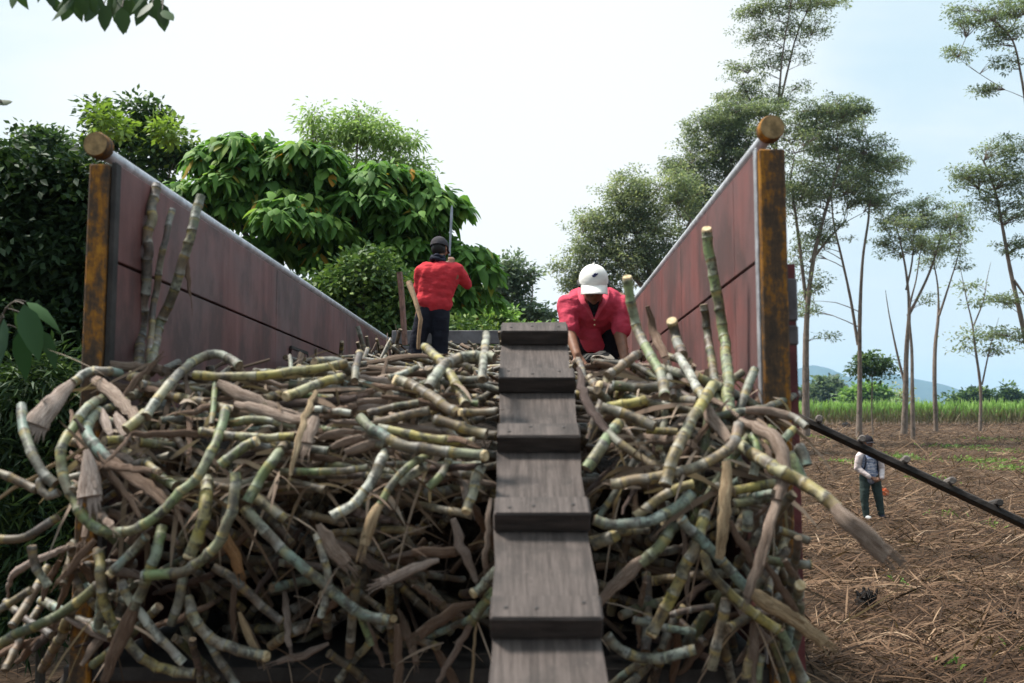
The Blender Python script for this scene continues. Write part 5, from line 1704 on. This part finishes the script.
C_('n', 11, -1.0, [(608, 376), (624, 363), (641, 352)], 'yellow-brown cane under the bending worker\'s hand')
C_('y', 14, -3.0, [(714, 384), (698, 410), (687, 429), (677, 449), (669, 470), (664, 490)], 'thick pale yellow-green cane slanting down left in front right of the ramp')
C_('n', 13, -2.4, [(604, 486), (638, 481), (669, 475), (697, 467), (720, 456), (735, 440), (739, 424)], 'dark brown-pink cane sweeping level then up to the right')
D_('dark', [6, 9, 9, 8], -2.6, [(579, 368), (583, 395), (595, 417), (609, 432)], 'dark purple dry cane curving down from the ramp side')
C_('k', 10, -2.5, [(606, 429), (622, 445), (639, 457)], 'blue-tipped end of the dark curve right of the ramp plank')
C_('g', 14, -2.2, [(582, 476), (599, 451), (611, 433), (624, 418)], 'grey-green cane slanting up right from the ramp plank')
C_('n', 13, -1.8, [(602, 408), (628, 415), (656, 427)], 'smooth brown cane piece in the upper right heap')
C_('d', 12, -1.2, [(609, 385), (636, 388), (661, 386)], 'mossy level cane piece below the bending worker')
C_('y', 12, -1.5, [(606, 406), (626, 404), (650, 400)], 'yellow-grey level cane piece above the smooth brown one')
D_('tan', [12, 12, 11, 9], -3.0, [(727, 462), (727, 495), (724, 529), (721, 560)], 'flat tan slat-like dry cane hanging straight down right of centre', ragged=False, squash=.3)
C_('y', 9, -.8, [(646, 430), (662, 431), (680, 432)], 'small yellow-orange cane piece behind the thick pale one')
C_('b', 13, -2.0, [(590, 517), (611, 526), (632, 524), (654, 519), (677, 507), (693, 494)], 'grey and pink cane rising right from the ramp plank at mid height')
C_('y', 12, -1.4, [(632, 519), (654, 503), (672, 491), (694, 485)], 'yellowish cane lying along the upper side of the grey and pink one')
C_('g', 14, -1.6, [(588, 547), (605, 540), (621, 533)], 'stout green cane end against the ramp plank')
C_('g', 14, -1.7, [(677, 525, .05), (664, 540), (652, 554), (640, 564)], 'green cane turning into a pink sheath toward the lower ramp', husk=([(644, 560), (630, 573), (612, 588), (598, 606)], [14, 15, 12, 8], 'pink'))
C_('b', 13, -2.4, [(680, 517), (695, 534), (711, 550), (730, 570), (748, 589)], 'blue-green yellow-banded cane slanting down right, the upper of two')
D_('tan', [14, 17, 16, 13], -2.3, [(744, 588), (764, 601), (790, 618), (824, 643)], 'thick smooth tan cane jutting out at the lower right')
C_('y', 12, -1.8, [(701, 548, .05), (711, 575), (727, 591), (745, 607), (763, 620), (780, 631)], 'yellow-pink cane slanting down right, the lower of two')
C_('g', 12, -1.4, [(778, 626), (785, 640), (795, 660), (808, 690)], 'green cane going out of the bottom at the lower right')
C_('y', 14, -2.2, [(706, 513, .08), (696, 543), (686, 567), (676, 588), (663, 612), (651, 635)], 'yellow-green cane slanting down left to a pink cut end', cut='end')
C_('b', 13, -1.4, [(603, 630), (611, 641), (622, 650), (637, 658), (657, 659), (679, 654), (704, 646)], 'blue-green cane curved like a smile at the bottom by the ramp')
C_('b', 9, -.2, [(629, 619), (648, 623), (671, 629), (700, 633)], 'dark blue-grey cane in the shade above the smile-shaped one')
C_('k', 8, -.4, [(664, 617), (685, 611), (718, 606)], 'dark level cane in the shade of the lower right')
C_('p', 13, -1.4, [(727, 598), (722, 622), (716, 646), (710, 670)], 'pale cane hanging steeply at the bottom right of centre')
D_('pink', [11, 13, 14, 14, 13], -3.2, [(741, 421, .1), (760, 429, .05), (775, 439), (784, 457), (783, 479), (776, 500)], 'pinkish cane bent in an arch at the right end of the heap', ragged=False, squash=.85)
D_('pink', [13, 13, 12, 10], -3.2, [(777, 498), (770, 525), (759, 562), (747, 595)], 'flat pink dry sheath hanging from the arched cane at the right')
C_('y', 16, -3.8, [(738, 444, .2), (759, 458, .1), (779, 470), (799, 481), (819, 493, -.05), (838, 510, -.08)], 'big yellow-brown cane sticking far out to the right over the field', husk=([(834, 507, -.08), (850, 521, -.10), (868, 538, -.12), (888, 557, -.14)], [15, 18, 19, 17], 'pink'))
D_('pink', [8, 9, 9], -2.4, [(745, 411), (771, 411), (790, 416)], 'reddish dry cane poking right past the rusty post')
C_('w', 9, -2.5, [(786, 414), (796, 419), (807, 428)], 'white cut tip of the cane poking past the rusty post')
C_('g', 14, -.6, [(786, 450), (794, 463), (802, 482)], 'thick grey-green cane stub at the right end of the heap')
C_('b', 13, -.2, [(797, 444), (804, 457), (807, 472)], 'blue-grey cane stub outermost at the right end of the heap')
C_('g', 10, -.4, [(782, 441), (790, 433), (797, 426)], 'small green cane tip rising before the maroon hinge post')
C_('y', 11, -1.2, [(733, 491), (755, 487), (779, 483)], 'yellow dark-spotted level cane behind the pink arch')
C_('g', 11, -1.1, [(733, 504), (752, 501), (777, 496)], 'green level cane under the yellow dark-spotted one')
C_('g', 11, -1.4, [(752, 434), (756, 452), (753, 476)], 'short green cane inside the pink arch')
C_('g', 11, -1.2, [(764, 558), (788, 563), (814, 565)], 'green-grey cane poking right with a dark tip at the lower right')
C_('p', 13, -1.0, [(800, 584, -.1), (798, 596), (795, 616)], 'cane with a round pale cut end facing us at the lower right', cut='start')
C_('k', 10, -.9, [(772, 528), (790, 534), (811, 542)], 'dark purple cane poking out at the right above the green-grey one')
D_('brown', [6, 8, 7], -2.0, [(729, 521), (740, 540), (751, 561)], 'narrow brown leaf slanting under the flat tan slat')
D_('brown', [6, 8, 7], -2.4, [(765, 562), (780, 586), (796, 613)], 'dark brown leaf slanting right beside the hanging pink sheath')
C_('b', 12, -1.3, [(749, 506), (748, 521), (746, 538)], 'short upright blue-green cane under the level green one')
D_('pink', [8, 10, 9], -.8, [(755, 616), (753, 650), (752, 692)], 'pinkish sheath hanging to the bottom at the lower right')
C_('d', 11, -.6, [(774, 640), (780, 662), (788, 692)], 'dark green cane hanging beside it at the bottom right corner of the heap')
C_('g', 9, -.7, [(762, 652), (759, 670), (757, 694)], 'thin green cane hanging to the bottom between the pink sheath and the dark green cane')

# stick leaning in front of the standing worker
mb = MB()
cane_mesh(mb, [P(406, 274, 7.2), P(413, 294, 7.1), P(421, 316, 7.0), P(420, 322, 7.0), P(419, 335, 7.0), P(418, 352, 7.0)], .022, .5, 8, caps=(0, 0), taper=(1.15, .5))
o = mb.build('dry_stick', m_wood('dry_stick_wood', (.20, .12, .065), (.36, .24, .14), 3, (9, 9, 1.4)), smooth=True)
tag(o, 'broken light-brown dry stick leaning up in front of the standing worker', 'stick')

def on_ramp(p, m=.0):
    q = p - foot
    return abs(q.dot(px_)) < .17 + m and q.dot(pd) < RAMP_L + .12 and q.dot(pn) > -.075


# ---- the rest one can count: shorter pieces lying behind those, each a thing of its own
ZONES = [  # x0, x1, y0, y1, count, angle spread (deg), mean angle, label
    (110, 235, 384, 470, 20, 40, 10, 'canes under the pale arch, upper left'),
    (235, 500, 376, 406, 22, 14, 0, 'cane ends atop between left wall and ramp'),
    (235, 500, 400, 480, 42, 9, 4, 'level canes left of the ramp'),
    (75, 235, 470, 620, 24, 60, 40, 'shaded canes under the big U'),
    (235, 500, 478, 620, 26, 40, 15, 'shaded hollow left of the ramp'),
    (580, 735, 366, 408, 22, 32, 15, 'crooked canes in front of the bending worker'),
    (580, 800, 400, 500, 30, 45, -15, 'tight canes right of the ramp'),
    (595, 790, 500, 650, 26, 55, -40, 'shaded hollow right of the ramp'),
    (10, 110, 560, 680, 20, 45, -30, 'dark tangle at the lower left corner'),
    (70, 130, 450, 620, 11, 40, 30, 'shaded canes crossing the left post'),
    (748, 796, 480, 660, 13, 35, -55, 'shaded ends at the right post foot'),
    (110, 480, 600, 672, 22, 40, 70, 'dark hanging ends left of the ramp'),
    (615, 780, 600, 672, 14, 35, -65, 'dark hanging ends right of the ramp'),
]
TN = {'g': 'dull green', 'y': 'yellowish', 'b': 'blue-grey', 'p': 'pale', 'd': 'mossy dark', 'n': 'brown', 'k': 'dark brown'}
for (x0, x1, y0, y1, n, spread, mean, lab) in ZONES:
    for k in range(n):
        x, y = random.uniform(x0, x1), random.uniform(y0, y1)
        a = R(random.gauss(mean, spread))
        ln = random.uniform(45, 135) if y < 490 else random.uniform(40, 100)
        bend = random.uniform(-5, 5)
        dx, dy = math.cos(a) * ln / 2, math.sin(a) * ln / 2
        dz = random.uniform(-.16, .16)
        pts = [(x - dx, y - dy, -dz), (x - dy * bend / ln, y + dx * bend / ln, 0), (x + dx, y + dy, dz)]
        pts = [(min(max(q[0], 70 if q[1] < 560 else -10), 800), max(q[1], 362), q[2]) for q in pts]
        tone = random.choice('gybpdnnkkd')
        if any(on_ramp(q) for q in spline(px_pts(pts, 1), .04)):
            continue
        tone = random.choice('kkdnnb') if 'shaded' in lab or 'dark' in lab else tone  # darker tones for the shaded zones put their shade into the cane colour
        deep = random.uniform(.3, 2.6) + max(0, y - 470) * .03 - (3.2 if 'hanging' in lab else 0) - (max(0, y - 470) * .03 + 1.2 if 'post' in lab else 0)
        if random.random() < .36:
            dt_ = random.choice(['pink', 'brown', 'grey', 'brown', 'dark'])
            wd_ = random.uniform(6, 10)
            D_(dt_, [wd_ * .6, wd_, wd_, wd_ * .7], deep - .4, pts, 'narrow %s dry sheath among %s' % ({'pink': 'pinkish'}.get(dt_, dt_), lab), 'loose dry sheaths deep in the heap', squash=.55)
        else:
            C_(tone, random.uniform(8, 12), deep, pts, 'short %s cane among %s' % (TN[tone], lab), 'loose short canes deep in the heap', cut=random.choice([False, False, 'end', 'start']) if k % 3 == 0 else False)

# ---- the mass of the load behind and below: past counting
random.seed(31)
mbA, mbB = MB(), MB()


def mass_cane(p, d, ln, r, which):
    d = d.normalized()
    if any(on_ramp(p + d * (ln * k / 8)) for k in range(-4, 5)): return
    if any(abs((TI @ (p + d * e)).x) > HW + (.05 if p.y < T0.y else -.02) for e in (-ln / 2, ln / 2)): return
    if p.y < 4.8 and min(proj(p + d * e)[1] for e in (-ln / 2, ln / 2)) < 358: return
    m = p + Vector([random.gauss(0, .03) for _ in range(3)])
    pts = [p - d * ln / 2, m, p + d * ln / 2]
    if which: cane_mesh(mbA, pts, r, random.uniform(.09, .13), 7)
    else:
        b0 = len(mbB.v)
        C = spline(pts, .07)
        w = [r * random.uniform(.7, 1.3) * (1 - .5 * i / len(C)) for i in range(len(C))]
        mbB.loft(C, w, 6, t=[i * .3 for i in range(len(C))], cap=(0, 0), squash=random.uniform(.2, .6), rough=.15, wide=Vector([random.gauss(0, 1) for _ in range(3)]))


# face of the heap, behind the counted canes
for k in range(620):
    x, y = random.uniform(95, 790), 372 + 312 * random.random() ** 1.15
    dd = S(x, y) + random.uniform(.16, .5) + max(0, y - 440) * .0028
    p = P(x, y, dd)
    lo = (y > 560)
    d = Vector((random.gauss(0, 1), random.gauss(0, .35), random.gauss(0, .35 if y < 480 else .75)))
    if random.random() < min(max((y - 440) / 110, 0), .55): continue
    mass_cane(p, d, random.uniform(.25, .6), random.uniform(.015, .023), random.random() < .62)
# over the whole bed
def ztop_load(y):      # local y along the bed
    return 2.24 + .106 * min(y, 7.2) + .03 * math.sin(y * 2.3)


for k in range(1500):
    ly = LEN * random.random() ** .8 - .02
    lx = random.uniform(-HW + .06, HW - .06)
    z = ztop_load(ly) + ty.z * 0 + random.uniform(-.16, .04) + .05 * math.sin(lx * 5 + ly * 3) + .03 * (abs(lx) / HW) ** 2
    p = TM @ Vector((lx, ly, z))
    d = Vector((random.gauss(0, 1), random.gauss(0, .7), random.gauss(0, .14 if ly < 3.5 else .3)))
    if abs(lx) > HW - .35: d.x *= .25
    w1 = TI @ Vector((P(430, 386, D1).x, D1, 2.4))
    if abs(lx - w1.x * ly / w1.y * 1.0 - (-.08) * (1 - ly / w1.y)) < .30 and w1.y - 3.2 < ly < w1.y + .1: p.z -= .2
    if -.02 < (p.x - P(598, 350, 6.5).x) + .02 < .5 and 4.9 < p.y < 6.7: p.z -= .1
    if (p - Vector((P(430, 386, D1).x, D1, p.z))).length < .16: continue
    ln = random.uniform(.25, .6)
    dn = d.normalized()
    pj = [proj(p + dn * e) for e in (-ln / 2, 0, ln / 2)]
    if p.y < 6.3 and min(q[1] for q in pj) < 350: continue
    if p.y < D1 - .1 and any(392 < q[0] < 462 and q[1] < 352 for q in pj): continue
    if p.y < D2 - .05 and any(555 < q[0] < 640 and q[1] < 356 for q in pj): continue
    mass_cane(p, d, ln, random.uniform(.015, .022), random.random() < .6)
core = MB()
nyy, nxx = 40, 14
vs = []
for j in range(nyy + 1):
    for i in range(nxx + 1):
        lx = (i / nxx * 2 - 1) * (HW - .01); ly = .30 + (LEN - .32) * j / nyy
        z = ztop_load(ly) - .17 + .05 * math.sin(lx * 5 + ly * 3) - (.18 if j == 0 else .06 if j == 1 else 0)
        vs.append(TM @ Vector((lx, ly, z)))
b = len(vs)
for i in range(nxx + 1):
    vs.append(TM @ Vector(((i / nxx * 2 - 1) * (HW - .01), .95, zfloor)))
fs = [(j * (nxx + 1) + i, j * (nxx + 1) + i + 1, (j + 1) * (nxx + 1) + i + 1, (j + 1) * (nxx + 1) + i) for j in range(nyy) for i in range(nxx)]
fs += [(b + i, b + i + 1, i + 1, i) for i in range(nxx)]
core.add(vs, fs)
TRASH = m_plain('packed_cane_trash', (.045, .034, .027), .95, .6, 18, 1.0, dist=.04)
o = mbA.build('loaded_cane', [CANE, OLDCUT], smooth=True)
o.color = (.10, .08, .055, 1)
tag(o, 'tangled mass of small cane stalks filling the truck bed', 'cane load', kind='stuff')
o = mbB.build('loaded_cane_trash', DRY, smooth=True)
o.color = (.21, .15, .11, 1)
tag(o, 'dry brown sheaths mixed through the cane load', 'cane trash', kind='stuff')
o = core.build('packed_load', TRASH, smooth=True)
tag(o, 'dark packed core of the cane load inside the bed', 'cane load', kind='stuff')

# fine leaf trash caught all over the face of the heap
n = 220
bx = rng.uniform(90, 790, n); by = 366 + 300 * rng.random(n) ** 1.7
b = np.array([P(x, y, S(x, y) + rng.uniform(-.10, .3)) for x, y in zip(bx, by)])
keep = np.array([not on_ramp(Vector(q), .06) for q in b])
b = b[keep]; n = len(b)
al = rng.normal(size=(n, 3)) * np.array([1, .4, .6]); al[:, 2] -= .4
n2 = 360
bx = rng.uniform(90, 790, n2); by = rng.uniform(368, 500, n2)
b2 = np.array([P(x, y, S(x, y) + rng.uniform(-.06, .12)) for x, y in zip(bx, by)])
keep = np.array([not on_ramp(Vector(q), .12) for q in b2]); b2 = b2[keep]; n2 = len(b2)
al2 = rng.normal(size=(n2, 3)) * np.array([1, .35, .35]); al2[:, 2] -= .15
FIB = m_leaf('leaf_trash', [(0, (.06, .042, .034)), (.5, (.19, .135, .10)), (1, (.46, .36, .28))], .15, .85, .1)
leaf_all = lambda p, q: np.concatenate([p, q])
o = leaf_mesh('leaf_trash', FIB, None, leaf_all(b, b2), leaf_all(al, al2), rng.normal(size=(n + n2, 3)), leaf_all(rng.uniform(.08, .32, n), rng.uniform(.10, .30, n2)), leaf_all(rng.uniform(.004, .011, n), rng.uniform(.008, .026, n2)), leaf_all(rng.random(n), rng.uniform(.35, 1, n2)), 'long', rng.uniform(0, .8, n + n2), .5)
tag(o, 'thin dry leaf shreds caught all over the cane heap', 'leaf trash', kind='stuff')
# ------------------------------------------------------------------ render settings
SC.cycles.use_denoising = True
SC.cycles.max_bounces = 6
SC.cycles.diffuse_bounces = 3
SC.cycles.glossy_bounces = 2
SC.cycles.transmission_bounces = 3
SC.cycles.volume_bounces = 0
SC.cycles.transparent_max_bounces = 8
